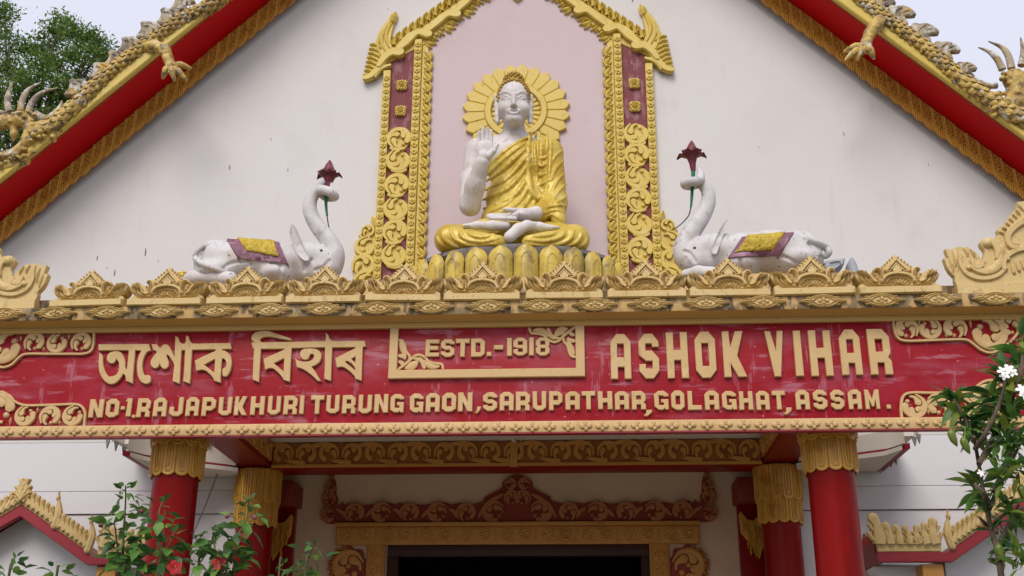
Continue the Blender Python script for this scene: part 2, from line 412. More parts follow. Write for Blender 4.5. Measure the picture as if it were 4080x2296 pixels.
def nets(V, lo, vox, mb):
    ins = V < 0; nx, ny, nz = V.shape
    acc = np.zeros((nx-1, ny-1, nz-1, 3)); cnt = np.zeros((nx-1, ny-1, nz-1))
    def C(a, i, j, k): return a[i:nx-1+i, j:ny-1+j, k:nz-1+k]
    for axis in range(3):
        for p in (0, 1):
            for q in (0, 1):
                o0 = [0, 0, 0]; o = [i for i in range(3) if i != axis]; o0[o[0]] = p; o0[o[1]] = q
                o1 = list(o0); o1[axis] = 1
                a, b = C(V, *o0), C(V, *o1); m = (a < 0) != (b < 0)
                t = np.where(m, a/np.where(m, a-b, 1), 0)
                pos = np.zeros(acc.shape); pos[...] = o0; pos[..., axis] += t
                acc += pos*m[..., None]; cnt += m
    act = cnt > 0; idx = -np.ones(act.shape, int); ids = np.argwhere(act); idx[act] = np.arange(len(ids))
    P = lo+(ids+acc[act]/cnt[act][:, None])*vox
    F = []
    for axis in range(3):
        sl0 = [slice(None)]*3; sl1 = [slice(None)]*3; sl0[axis] = slice(0, -1); sl1[axis] = slice(1, None)
        a, b = ins[tuple(sl0)], ins[tuple(sl1)]
        for sgn, m in ((1, a & ~b), (0, ~a & b)):
            e = np.argwhere(m); u, v = [(1, 2), (2, 0), (0, 1)][axis]
            e = e[(e[:, u] > 0) & (e[:, v] > 0) & (e[:, u] < V.shape[u]-1) & (e[:, v] < V.shape[v]-1)]
            q = []
            for du, dv in ((-1, -1), (0, -1), (0, 0), (-1, 0)):
                f = e.copy(); f[:, u] += du; f[:, v] += dv; q.append(idx[f[:, 0], f[:, 1], f[:, 2]])
            q = np.stack(q, 1)
            F.append(q if sgn else q[:, ::-1])
    F = np.concatenate(F); o = len(mb.v)
    mb.v.extend(map(tuple, P.tolist())); mb.f.extend(map(tuple, (F+o).tolist()))

# ---------------------------------------------------------------- carved motifs
def pol(c, r, a): return (c[0]+r*math.cos(a), c[1]+r*math.sin(a))
def scroll(mb, c, r, spin=1, ph=0.0, h=.03, prof='flat', lobes=2, w0=0.0, fat=1.0):
    """a round leaf scroll: an arm wraps round the circle, comma-shaped lobes curl in to the centre"""
    A = [ph+spin*R(q) for q in (10, -35, -80, -125, -170, -215, -250)]
    mb.ribbon([pol(c, r*q, a) for q, a in zip((.98, .88, .84, .83, .82, .78, .70), A)], [r*q*fat for q in (.05, .14, .18, .185, .19, .215, .26)], h, w0, prof, 4, (0, 1))
    heads = ((-20, .46, .25), (-105, .42, .235), (-190, .40, .215)) if lobes > 2 else ((-20, .45, .25), (-130, .40, .235))
    for a0, rr_, hd_ in heads:
        a = ph+spin*R(a0)
        mb.ribbon([pol(c, r*.84, a+spin*R(62)), pol(c, r*.72, a+spin*R(36)), pol(c, r*.56, a+spin*R(14)), pol(c, r*rr_, a-spin*R(8))], [r*.06, r*.13, r*.195, r*hd_*1.12], h*.93, w0, prof, 4, (0, 1))
    if lobes > 2: mb.dome(pol(c, r*.60, ph+spin*R(-292)), r*.19, r*.19, h*.85, w0, 9)
def bud(mb, c, ang, l, wd, h, w0=0.0):
    d = (math.cos(ang), math.sin(ang))
    mb.ribbon([c, (c[0]+d[0]*l*.5, c[1]+d[1]*l*.5), (c[0]+d[0]*l, c[1]+d[1]*l)], [wd*.35, wd, wd*.1], h, w0, 'round', 4, (1, 0))
def flame(mb, b, ang, l, h=.03, w0=0.0, curl=1, prof='round', fat=1.0):
    """a curling flame leaf standing on b"""
    t = np.array((math.cos(ang), math.sin(ang))); n = np.array((t[1], -t[0]))*curl; b = np.array(b)
    q = lambda a, c: tuple(b+t*a*l+n*c*l)
    mb.ribbon([q(0, 0), q(.35, -.05), q(.68, -.02), q(.9, .06)], [.14*l*fat, .13*l*fat, .09*l*fat, .12*l*fat], h, w0, prof, 4, (0, 1))
    mb.ribbon([q(.05, .06), q(.22, .22), q(.40, .30)], [.04*l, .07*l, .095*l], h*.8, w0, prof, 3)
    mb.ribbon([q(.05, -.06), q(.2, -.22), q(.36, -.28)], [.04*l, .07*l, .09*l], h*.75, w0, prof, 3)
    mb.ribbon([q(.40, .06), q(.56, .18), q(.68, .24)], [.03*l, .055*l, .085*l], h*.85, w0, prof, 3)
    mb.ribbon([q(.40, -.08), q(.54, -.2), q(.64, -.24)], [.03*l, .05*l, .08*l], h*.8, w0, prof, 3)
def leafspray(mb, b, ang, l, h=.02, w0=0.0, side=1):
    """pointed three-lobed leaf with a ball at its root, as on the inner niche border"""
    t = np.array((math.cos(ang), math.sin(ang))); n = np.array((-t[1], t[0]))*side; b = np.array(b)
    q = lambda a, c: tuple(b+t*a*l+n*c*l)
    mb.ribbon([q(0, 0), q(.45, .1), q(1.0, .05)], [.12*l, .2*l, .02*l], h, w0, 'round', 4, (1, 0))
    mb.ribbon([q(.05, .18), q(.4, .42), q(.72, .5)], [.08*l, .14*l, .03*l], h*.9, w0, 'round', 4, (1, 0))
    mb.ribbon([q(.05, -.14), q(.35, -.3), q(.6, -.3)], [.08*l, .11*l, .03*l], h*.85, w0, 'round', 4, (1, 0))
    mb.dome(q(.1, -.42), .14*l, .14*l, h*.9, w0, 8)
def rosette(mb, c, ru, rv, h, n=5, w0=0.0, ph=0.3):
    for i in range(n):
        a = ph+2*math.pi*i/n
        mb.dome((c[0]+ru*.58*math.cos(a), c[1]+rv*.58*math.sin(a)), ru*.42, rv*.42, h, w0, 7, 2)
    mb.dome(c, ru*.3, rv*.3, h*1.35, w0, 7, 2)
def wheel_floret(mb, c, r, h):
    sq = []
    for i in range(32):
        a = 2*math.pi*i/32; k = 1/max(abs(math.cos(a)), abs(math.sin(a))); k = min(k, 1.25)
        rr = r*k*.86*(1.0 if i % 2 else .88); sq.append((c[0]+rr*math.cos(a), c[1]+rr*math.sin(a)))
    mb.plate(sq, 0, h*.55, b=.004)
    for i in range(12):
        a = 2*math.pi*i/12; mb.dome(pol(c, r*.68, a), r*.17, r*.17, h*.35, h*.5, 6, 2)
    for i in range(8):
        a = 2*math.pi*i/8+.2; mb.dome(pol(c, r*.34, a), r*.13, r*.13, h*.4, h*.5, 6, 2)
    mb.dome(c, r*.17, r*.17, h*.6, h*.5, 8, 2)
# ================================================================ SETTING
g = MB(); g.box((-300, -300, -.5), (300, 300, 0.0))
tag(part('ground', g, M['ground'], None), kind='structure')
g = MB(); g.bbox((-3.6, 6.3, -.02), (3.6, 9.98, .15), .01)
tag(part('porch_floor', g, M['paving'], None), kind='structure')
g = MB(); g.box((-2.0, -20, 0.0), (2.0, 6.29, .02))
tag(part('path', g, M['paving'], None), kind='structure')

# ================================================================ TEMPLE BUILDING
YG, YD, YB = 9.30, 10.0, 7.0         # gable wall, lower wall with the door, face of the name beam
temple = thing('temple_building', 'white temple with steep gable, red soffit and gold hanging fringe', 'building', (0, 9.6, 0))
APX = 10.585
g = MB(plane_tf(YG)); g.plate([(-6.4, 3.85), (6.4, 3.85), (6.4, 4.25), (.0, 10.62), (-6.4, 4.25)], -.25, 0.0, b=.001)
part('gable_wall', g, M['wall'], temple, label='white plastered triangular gable wall')
# lower wall with the door opening, two boards of cladding lapping over each other
XD0, ZD = -1.141, 3.086
def lower_strip(z0, z1, out):
    m = MB(plane_tf(YG)); m.plate([(-6.4, z0), (-2.28, z0), (-2.28, z1), (-6.4, z1)], -.2, out, b=.003); part('wall_board', m, M['wall_low'], temple)
    m = MB(plane_tf(YG)); m.plate([(2.28, z0), (6.4, z0), (6.4, z1), (2.28, z1)], -.2, out, b=.003); part('wall_board', m, M['wall_low'], temple)
zb1, zb2 = U(2040, 1948, YG)[2], U(2040, 2040, YG)[2]
for z0, z1, o in ((zb1+.003, 3.848, .0), (zb2+.003, zb1, .0), (2.3, zb2-.004, -.014), (1.2, 2.297, 0.0), (0, 1.197, -.01)): lower_strip(z0, z1, o)
g = MB(plane_tf(YD))
g.plate([(-2.29, 0), (XD0, 0), (XD0, ZD), (-XD0, ZD), (-XD0, 0), (2.29, 0), (2.29, 4.0), (-2.29, 4.0)], -.2, 0, b=.001)
part('porch_wall', g, M['inner_wall'], temple, label='cream wall around the door inside the porch')
g = MB()
for x0, x1, y0, y1, z0, z1 in ((-6.4, 6.4, 16, 16.2, 0, 5), (-6.6, -6.4, 9.3, 16, 0, 4.3), (6.4, 6.6, 9.3, 16, 0, 4.3), (-2.48, -2.29, 9.501, 10.2, 0, 4.0), (2.29, 2.48, 9.501, 10.2, 0, 4.0)): g.box((x0, y0, z0), (x1, y1, z1))
part('back_wall', g, M['wall'], temple)
g = MB(); g.box((-6.39, 9.56, 4.3), (6.39, 15.9, 4.42)); part('upper_floor_slab', g, M['ceiling'], temple)
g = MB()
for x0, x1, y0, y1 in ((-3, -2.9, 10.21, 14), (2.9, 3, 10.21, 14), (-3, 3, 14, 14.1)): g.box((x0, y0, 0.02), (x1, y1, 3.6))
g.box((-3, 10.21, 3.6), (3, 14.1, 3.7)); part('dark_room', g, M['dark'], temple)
# roof: two sloping slabs whose undersides show as the red soffit, front edges are the gold barge boards
YF = 8.80
for s in (-1, 1):
    L = 6.3
    m = MB()
    def sl(t, off, Y): # t metres outwards from the ridge, off metres perpendicular (up positive)
        return (s*(t), Y, APX-t+off*math.sqrt(2))
    v = [sl(0, 0, YF), sl(L, 0, YF), sl(L, 0, YG+.02), sl(0, 0, YG+.02), sl(0, .02, YF), sl(L, .02, YF), sl(L, .02, YG+.02), sl(0, .02, YG+.02)]
    f = [(0, 1, 2, 3), (4, 7, 6, 5), (0, 4, 5, 1), (1, 5, 6, 2), (2, 6, 7, 3), (3, 7, 4, 0)]
    m.add(v, f if s < 0 else [tuple(reversed(q)) for q in f], True)
    part('red_soffit', m, M['red_soffit'], temple, label='deep red soffit under the %s roof slope' % ('left' if s < 0 else 'right'))
    m = MB()
    v = [sl(0, .021, YF+.03), sl(L, .021, YF+.03), sl(L, .021, 16.4), sl(0, .021, 16.4), sl(0, .10, YF+.03), sl(L, .10, YF+.03), sl(L, .10, 16.4), sl(0, .10, 16.4)]
    m.add(v, f, True); part('roof_slab', m, M['roof'], temple)
    m = MB(plane_tf(YF))
    z = lambda t, off: (s*t, APX-t+off)
    m.plate([z(0, .0), z(0, .20), z(L, .20), z(L, .0)], -.028, .05, b=.012)
    bb = part('barge_board', m, M['gold'], temple, label='plain gold barge board along the %s roof edge' % ('left' if s < 0 else 'right'))
    # hanging fringe: separate pendant panels
    m = MB(plane_tf(0)); PW = .088
    m.plate([(0, .005), (PW, -s*PW*(-1)*-1*(-1)+.005 if False else (.005-PW if s > 0 else .005+PW)), (PW, (-PW if s > 0 else PW)-.235), (PW*.5, (-PW*.5 if s > 0 else PW*.5)-.262), (0, -.235)], 0, .012, b=.004)
    e1 = -PW if s > 0 else PW
    back = m.mesh('fringe_panel', M['fringe_back'])
    m = MB(plane_tf(0))
    for u in (.006, PW-.006): m.ribbon([(u, -.01+e1*u/PW), (u, -.232+e1*u/PW)], [.006, .006], .016, .012, 'round', 2)
    rr = random.Random(3)
    for vv in range(9):
        for uu in range(4):
            u = .018+uu*.0175+rr.uniform(-.006, .006); zz = -.028-vv*.0165+e1*u/PW+rr.uniform(-.006, .006); tl = rr.uniform(-.007, .007)
            if rr.random() < .8: m.ribbon([(u-tl, zz-.007), (u+rr.uniform(-.004, .004), zz), (u+tl, zz+.007)], [.0025, .0045, .0025], .013, .012, 'round', 2)
    for uu in range(4):
        u = .020+uu*.0165; m.ribbon([(u, -.178+e1*u/PW), (u, -.234-.018*(1-abs(u/PW-.5)*2)+e1*u/PW)], [.0048, .0048], .010, .012, 'round', 2)
    emb = m.mesh('embossing', M['orange_gold'])
    t = 1.6
    while t < 5.6:
        X = s*t if s > 0 else -t-PW
        o = inst('fringe_panel', back, temple, (X, YG-.075+rr.uniform(-.004, .004), APX-(abs(X) if s > 0 else abs(X))-.004+rr.uniform(-.005, .005)))
        e = inst('embossing', emb, o, wl(o)); t += PW+.0015
# rust marks and wire stubs left in the plaster
mk = MB(plane_tf(0)); mk.ribbon([(0, 0), (.002, .02), (0, .04)], [.003, .005, .003], .006, 0, 'round', 3)
mkm = mk.mesh('rust_mark', M['stain'])
for x, y, k in ((914, 676, 1.1), (1147, 684, .7), (386, 1037, 1), (427, 1070, .4), (455, 1098, 1.3), (578, 1018, 1.6), (1546, 40, .5), (2520, 6, 2.0), (3363, 540, .8), (3699, 660, .5), (3025, 590, .4), (1080, 560, .6), (630, 1045, .5)):
    q = U(x, y, YG); inst('rust_mark', mkm, temple, (q[0], YG-.001, q[2]), (0, random.uniform(-.12, .12), 0), (k*.8, 1, k))

# ---------------------------------------------------------------- porch platform, ceiling and beams
platform = thing('porch_roof', 'flat porch roof behind the crest, grey cement ledge', 'roof', (0, 8.2, 3.78))
g = MB(); g.bbox((-2.42, 7.30, 4.06), (2.42, 9.29, 4.50), .012); part('ledge', g, M['tan_dirty'], platform)
g = MB(); g.box((-2.27, 7.07, 3.80), (2.27, 9.99, 3.88)); part('ceiling_panel', g, M['ceiling'], platform)
g = MB(); g.box((-.012, 7.14, 3.775), (.012, 9.12, 3.80)); g.box((-.004+.06, 7.14, 3.785), (.004+.06, 9.12, 3.80)); part('ceiling_batten', g, M['soffit_white'], platform)
for s in (-1, 1):
    m = MB(); m.bbox((s*2.13-.13, 7.07, 3.60), (s*2.13+.13, 9.16, 3.799), .006)
    b = part('side_beam', m, M['red'], platform, label='red side beam of the porch, %s of the door' % ('left' if s < 0 else 'right'))
    m = MB(lambda u, v, w_, s=s: (s*(2.0)-s*w_, u, v))
    m.plate([(7.18, 3.64), (9.13, 3.64), (9.13, 3.79), (7.18, 3.79)], 0, .012, b=.004)
    for i in range(9): scroll(m, (7.32+i*.21, 3.715), .066, 1 if i % 2 else -1, R(200 if i % 2 else 160), .012, w0=.012)
    part('carved_face', m, M['brown_gold'], b)
m = MB(); m.bbox((-2.27, 9.17, 3.585), (2.27, 9.44, 3.799), .006)
ib = part('inner_beam', m, M['red'], platform, label='red inner beam with carved scroll band')
m = MB(plane_tf(9.17)); m.plate([(-1.99, 3.615), (1.99, 3.615), (1.99, 3.797), (-1.99, 3.797)], 0, .014, b=.003); part('band', m, M['band_ground'], ib)
m = MB(plane_tf(9.17)); m.ribbon([(-1.99, 3.603), (1.99, 3.603)], [.012, .012], .03, 0, 'flat', 2, (0, 0)); part('moulding', m, M['brown_gold'], ib)
sm = [None, None]
for k in (0, 1):
    m = MB(plane_tf(0)); scroll(m, (0, 0), .085, 1 if k else -1, R(200 if k else -20), .02)
    m.ribbon([(-.16, -.055 if k else .055), (-.1, -.07 if k else .07), (-.02, -.078 if k else .078)], [.012, .018, .02], .018, 0, 'flat', 3); sm[k] = m.mesh('scroll', M['brown_gold'])
for i in range(21):
    x = -1.9+i*.19; inst('scroll', sm[i % 2] if x < 0 else sm[(i+1) % 2], ib, (x, 9.156, 3.705))
m = MB(); m.bbox((-.03, 9.13, 3.58), (.03, 9.168, 3.8), .004); part('joint_cover', m, M['brown_gold'], ib)

# eave with a ragged drip edge on each side of the porch
for s in (-1, 1):
    ev = thing('porch_eave', 'white porch eave with red lower edge %s of the columns' % ('left' if s < 0 else 'right'), 'eave', (s*2.75, 9.2, 3.6), 'side eaves of the porch')
    ze = 3.548
    pl = [(s*2.975, 8.47), (s*2.89, 8.66), (s*2.66, 8.81), (s*2.366, 9.01), (s*2.30, 9.06)]
    def slab(z0, z1, off=0.0):
        m = MB(); q = [(x-s*off, y+off*.6) for x, y in pl]+[(pl[-1][0], 9.285), (pl[0][0]-s*off, 9.285)]
        k = len(q); m.add([(x, y, z0) for x, y in q]+[(x, y, z1) for x, y in q], [tuple(range(k)), tuple(reversed(range(k, 2*k)))]+[(i, (i+1) % k, k+(i+1) % k, k+i) for i in range(k)], True)
        return m
    part('red_edge', slab(ze, ze+.045), M['red_trim'], ev)
    part('fascia', slab(ze+.047, ze+.18, .03), M['soffit_white'], ev); part('soffit', slab(ze-.002, ze+.03, .05), M['soffit_white'], ev)
    m = MB()
    m = MB(plane_tf(0)); m.plate([(-.022, 0), (-.016, -.03), (0, -.075), (.016, -.03), (.022, 0)], 0, .012, b=.002); tm = m.mesh('drip_tooth', M['stone_grey'])
    if s < 0: tp = [(433, 1751, 8.7), (467, 1762, 8.8), (498, 1780, 8.9)]
    else: tp = [(3657, 1730, 8.7), (3640, 1742, 8.8), (3565, 1815, 8.9), (3545, 1825, 9.0), (3520, 1838, 9.1), (3503, 1850, 9.2)]
    hg = [U(*q_) for q_ in tp]; m = MB(); kk = len(hg[:3 if s < 0 else 2])
    lo_ = [(p[0], p[1]-.02) for p in hg[:kk]]+[(s*2.45, hg[kk-1][1]), (s*2.45, 9.285), (hg[0][0], 9.285)]; zz = max(p[2] for p in hg[:kk])+.004; k3 = len(lo_)
    m.add([(x, y, zz) for x, y in lo_]+[(x, y, zz+.04) for x, y in lo_], [tuple(range(k3)), tuple(reversed(range(k3, 2*k3)))]+[(i, (i+1) % k3, k3+(i+1) % k3, k3+i) for i in range(k3)], True); part('upper_slab', m, M['soffit_white'], ev)
    for x, y, Yt in tp:
        q = U(x, y, Yt); inst('drip_tooth', tm, ev, q, (0, 0, s*.5), (1.0, 1, 1.0))
    if s > 0:
        m = MB(); a = U(3418, 1836, 9.2); b = U(3500, 1868, 9.2); m.box((a[0], 9.19, b[2]), (b[0], 9.285, a[2])); part('lower_fascia', m, M['soffit_white'], ev)

# ================================================================ COLUMNS
def column(x, y, r, ztop, zcap, zmid, label, topz):
    t = thing('porch_column', label, 'column', (x, y, .15), 'round porch columns')
    m = MB(); m.lathe((x, y, 0), [(r*1.25, .15), (r*1.25, .3), (r*1.05, .34), (r, .4), (r, zcap+.03), (r*1.03, zcap+.04)], 40); part('shaft', m, M['red'], t)
    m = MB(); m.lathe((x, y, 0), [(r*1.02, zcap+.02), (r*1.06, zmid), (r*1.1, ztop)], 32); c = part('capital', m, M['orange_gold'], t)
    N = 12
    for z0, z1, rr, nn in ((zcap, zmid+.05, r*1.08, 'lower'), (zmid, ztop, r*1.17, 'upper')):
        wd = math.pi*rr/N; hgt = z1-z0
        q = MB(lambda u, v, w_, rr=rr: ((rr+w_)*math.sin(u/rr), -(rr+w_)*math.cos(u/rr), v))
        q.plate([(-wd*.96, hgt), (-wd*.96, wd*.55), (-wd*.6, wd*.18), (0, 0), (wd*.6, wd*.18), (wd*.96, wd*.55), (wd*.96, hgt)], 0, .012, b=.006)
        q.ribbon([(-wd*.42, hgt), (-wd*.42, wd*1.2), (0, wd*.75), (wd*.42, wd*1.2), (wd*.42, hgt)], [.0045]*3, .007, .011, 'round', 3)
        q.ribbon([(0, wd*1.5), (0, hgt)], [.004, .004], .006, .011, 'round', 2)
        me = q.mesh('capital_petal', M['orange_gold'])
        for i in range(N): inst('capital_petal', me, c, (x, y, z0), (0, 0, 2*math.pi*(i+(.5 if nn == 'upper' else 0))/N))
    return t
CX = 2.131
column(-CX, 7.35, .147, 3.60, 3.12, 3.32, 'front red porch column with gold petal capital behind the hibiscus, left', 3.6)
column(CX, 7.35, .147, 3.60, 3.12, 3.32, 'front red porch column with gold petal capital beside the white-flowered shrub', 3.6)
column(-CX, 9.3, .150, 3.585, 3.12, 3.30, 'rear red porch column with gold capital, left of the door', 3.6)
column(CX, 9.3, .150, 3.585, 3.12, 3.30, 'rear red porch column with gold capital, right of the door', 3.6)
# pilasters on the wall with gold flame brackets
for s in (-1, 1):
    xa = U(1075, 2100, 9.9)[0] if s < 0 else U(2943, 2100, 9.9)[0]
    xb = U(1171, 2100, 9.9)[0] if s < 0 else U(3040, 2100, 9.9)[0]
    pt = thing('wall_pilaster', 'red wall pilaster with gold flame bracket %s of the door' % ('left' if s < 0 else 'right'), 'pilaster', ((xa+xb)/2, 9.95, 0), 'red pilasters beside the door wall')
    m = MB(); m.bbox((xa, 9.9, 0.15), (xb, 9.985, 3.6), .006); part('shaft', m, M['red'], pt)
    m = MB(); m.bbox((xa-.03, 9.6, 3.40), (xb+.04, 9.985, 3.58), .006); part('head_block', m, M['brown_red'], pt)
    m = MB(plane_tf(9.89)); cx = (xa+xb)/2; zt, zb = 3.36, 2.94
    m.plate([(cx-.10, zt), (cx-.06, zt-.07), (cx-.02, zt-.1), (cx+.03, zt-.09), (cx+.08, zt-.02), (cx+.1, zt-.05), (cx+.09, zt-.2), (cx+.02, zb+.12), (cx-.05, zb), (cx-.09, zb+.1), (cx-.11, zt-.2)] if s < 0 else
            [(cx+.10, zt), (cx+.06, zt-.07), (cx+.02, zt-.1), (cx-.03, zt-.09), (cx-.08, zt-.02), (cx-.1, zt-.05), (cx-.09, zt-.2), (cx-.02, zb+.12), (cx+.05, zb), (cx+.09, zb+.1), (cx+.11, zt-.2)], 0, .03, b=.008)
    for i in range(14):
        for j in range(4):
            u = cx-.075+j*.045+random.uniform(-.012, .012); v = zt-.13-i*.02
            if abs(u-cx) < .1*(1-i/16): m.ribbon([(u, v-.02), (u+.006, v), (u-.004, v+.02)], [.004, .008, .002], .016, .03, 'round', 3)
    part('flame_bracket', m, M['orange_gold'], pt)
c = thing('hanging_cable', 'thin grey cable hanging diagonally behind the left columns', 'cable', U(880, 1850, 9.7))
m = MB(); m.tube([U(884, 1850, 9.15), U(862, 1900, 9.17), U(820, 2010, 9.17), U(770, 2125, 9.17), U(740, 2200, 9.17)], [.006]*3, 6, 6); part('cord', m, M['stone_grey'], c)
# ================================================================ NAME BEAM
BX = 3.9
beam = thing('name_beam', 'long red name beam with raised gold lettering in two scripts over the porch', 'signboard', (0, 7.06, 3.3))
g = MB(); g.bbox((-BX, YB, 3.318), (BX, 7.03, 4.055), .003); part('red_panel', g, M['red_sign'], beam, label='worn red painted ground of the name beam')
g = MB(); g.box((-BX, YB-.031, 3.3175), (BX, YB-.001, 3.3255)); part('lower_edge', g, M['red_trim'], beam)
g = MB(); g.bbox((-BX, YB-.03, 3.326), (BX, YB+.0, 3.398), .005); lb = part('rosette_band', g, M['tan'], beam)
g = MB(); g.bbox((-BX, YB-.028, 4.028), (BX, YB+.06, 4.064), .003); part('frieze', g, M['frieze'], beam)
m = MB(lambda u, v, w_: (u, YB-w_, v))
pr = [(.028, 4.064), (.036, 4.068), (.075, 4.072), (.12, 4.0745), (.14, 4.0755)]
vs = []; fs = []
for i, (o, z) in enumerate(pr):
    vs += [(-BX, YB-o, z), (BX, YB-o, z)]
for i in range(len(pr)-1): fs.append((2*i, 2*i+1, 2*i+3, 2*i+2))
m.add(vs, fs, True); part('cove', m, M['frieze'], beam)
# small four-lobed rosettes along the lower band
q = MB(plane_tf(0))
for a, ru, rv in ((0, .026, .013), (90, .017, .012), (180, .026, .013), (270, .017, .012)):
    q.dome((.019*math.cos(R(a)), .0125*math.sin(R(a))), ru*.80, rv*1.15, .017, 0, 8, 2)
q.dome((0, 0), .007, .006, .021, 0, 6, 2)
rm = q.mesh('rosette', M['tan'])
n = int(6.9/.1085)
for i in range(n+1):
    inst('rosette', rm, lb, (-3.45+i*.1085+random.uniform(-.005, .005), YB-.030, 3.361+random.uniform(-.002, .002)), (0, random.uniform(-.12, .12), 0), (random.uniform(1.02, 1.15), 1.1, random.uniform(1.2, 1.4)))

# ---------------------------------------------------------------- lettering
tx, ty, cx_, cy_ = .335, .22, .30, .17
def glyph(ch, tx=tx, ty=ty, cx=cx_, cy=cy_):
    a = .26
    o8 = lambda: [(0, cy), (cx, 0), (1-cx, 0), (1, cy), (1, 1-cy), (1-cx, 1), (cx, 1), (0, 1-cy)]
    rect = lambda x0, y0, x1, y1: [(x0, y0), (x1, y0), (x1, y1), (x0, y1)]
    G = {
     'A': ([(0,0),(tx,0),(tx,a),(1-tx,a),(1-tx,0),(1,0),(1,1-cy),(1-cx,1),(cx,1),(0,1-cy)], [rect(tx,a+ty,1-tx,1-ty)]),
     'S': ([(0,.32),(0,cy),(cx,0),(1-cx,0),(1,cy),(1,.45),(.66,.62),(tx,.62),(tx,1-ty),(1-tx,1-ty),(1-tx,.70),(1,.70),(1,1-cy),(1-cx,1),(cx,1),(0,1-cy),(0,.53),(.34,.39),(1-tx,.39),(1-tx,ty),(tx,ty),(tx,.32)], []),
     'H': ([(0,0),(tx,0),(tx,.5-ty/2),(1-tx,.5-ty/2),(1-tx,0),(1,0),(1,1),(1-tx,1),(1-tx,.5+ty/2),(tx,.5+ty/2),(tx,1),(0,1)], []),
     'O': (o8(), [rect(tx,ty+.03,1-tx,1-ty-.03)]),
     'K': ([(0,0),(tx,0),(tx,.30),(.66,0),(1.05,0),(.66,.46),(.98,1),(.62,1),(tx,.62),(tx,1),(0,1)], []),
     'V': ([(0,1),(.38,0),(.72,0),(1,1),(.68,1),(.54,.52),(.32,1)], []),
     'I': (rect(0,0,1,1), []),
     'R': ([(0,0),(tx,0),(tx,a),(1-tx,a),(1-tx,0),(1,0),(1,.29),(.86,.38),(1,.48),(1,1-cy),(1-cx,1),(0,1)], [rect(tx,a+ty+.02,1-tx,1-ty)]),
     'E': ([(0,0),(1,0),(1,ty),(tx,ty),(tx,.5-ty/2),(.93,.5-ty/2),(.93,.5+ty/2),(tx,.5+ty/2),(tx,1-ty),(1,1-ty),(1,1),(0,1)], []),
     'T': ([(.5-tx/2,0),(.5+tx/2,0),(.5+tx/2,1-ty),(1,1-ty),(1,1),(0,1),(0,1-ty),(.5-tx/2,1-ty)], []),
     'D': ([(0,0),(1-cx,0),(1,cy),(1,1-cy),(1-cx,1),(0,1)], [rect(tx,ty,1-tx,1-ty)]),
     'P': ([(0,0),(tx,0),(tx,.27),(1-cx,.27),(1,.27+cy),(1,1-cy),(1-cx,1),(0,1)], [rect(tx,.27+ty,1-tx,1-ty)]),
     'U': ([(0,cy),(cx,0),(1-cx,0),(1,cy),(1,1),(1-tx,1),(1-tx,ty),(tx,ty),(tx,1),(0,1)], []),
     'J': ([(0,.5),(0,cy),(cx,0),(1-cx,0),(1,cy),(1,1),(1-tx,1),(1-tx,ty),(tx,ty),(tx,.5)], []),
     'G': ([(0,cy),(cx,0),(.62,0),(.7,.08),(.76,0),(1,0),(1,.56),(.5,.56),(.5,.38),(1-tx,.38),(1-tx,ty),(tx,ty),(tx,1-ty),(1-tx,1-ty),(1-tx,.70),(1,.70),(1,1-cy),(1-cx,1),(cx,1),(0,1-cy)], []),
     'N': ([(0,0),(tx,0),(tx,.52),(.66,0),(1,0),(1,1),(1-tx,1),(1-tx,.45),(.36,1),(0,1)], []),
     'L': ([(0,0),(1,0),(1,ty),(tx,ty),(tx,1),(0,1)], []),
     'M': ([(0,0),(.26,0),(.26,.55),(.42,.12),(.58,.12),(.74,.55),(.74,0),(1,0),(1,1),(.72,1),(.5,.5),(.28,1),(0,1)], []),
     '9': ([(0,.36),(0,cy),(cx,0),(1-cx,0),(1,cy),(1,1-cy),(1-cx,1),(cx,1),(0,1-cy),(0,.4+cy*.6),(cx,.40),(1-tx,.40),(1-tx,ty*.8),(tx,ty*.8),(tx,.36)], [rect(tx,.40+ty*.8,1-tx,1-ty*.85)]),
     '8': ([(0,cy),(cx,0),(1-cx,0),(1,cy),(1,.42),(.9,.5),(1,.58),(1,1-cy),(1-cx,1),(cx,1),(0,1-cy),(0,.58),(.1,.5),(0,.42)], [rect(tx,ty*.8,1-tx,.5-ty*.38),rect(tx,.5+ty*.38,1-tx,1-ty*.8)]),
     '.': (rect(0,0,1,1), []), '-': (rect(0,0,1,1), []),
     '1': ([(.25,0),(1,0),(1,1),(.3,1),(0,.9),(.02,.82),(.3,.84)], []),
     ',': ([(0,.12),(.30,.42),(.34,1),(1,1),(.95,.55),(.42,0),(.1,0)], []),
    }
    return G[ch]
YL = YB-.001
def letter(ch, x0, x1, y0, y1, deep=.022, **kw):
    h = y1-y0; xm = (x0+x1)/2; wpx = (x1-x0)-h*abs(xm-1865)/18000.0*.9
    a, b = U(xm-wpx/2, (y0+y1)/2, YB), U(xm+wpx/2, (y0+y1)/2, YB); t, bt = U(xm, y0, YB), U(xm, y1, YB)
    o, hs = glyph(ch, **kw)
    j = lambda: random.uniform(-.0012, .0012)
    mp = lambda p: (a[0]+(b[0]-a[0])*p[0]+j(), bt[2]+(t[2]-bt[2])*p[1]+j())
    m = MB(plane_tf(YB)); m.plate([mp(p) for p in o], .001, deep, [[mp(p) for p in q] for q in hs], b=.0035)
    part('letter', m, M['tan'], beam)
def row(s, sc, ox, oy, deep=.022, **kw):
    for ch, x0, x1, y0, y1 in s: letter(ch, ox+x0/sc, ox+x1/sc, oy+y0/sc, oy+y1/sc, deep, **kw)
row([('A',65,248,120,503),('S',305,490,118,500),('H',540,738,105,497),('O',783,975,100,493),('K',1018,1222,97,487),('V',1385,1565,95,483),('I',1625,1715,92,478),('H',1755,1970,88,478),('A',2015,2220,82,470),('R',2255,2475,78,466)], 2.1467, 2400, 1280, .026)
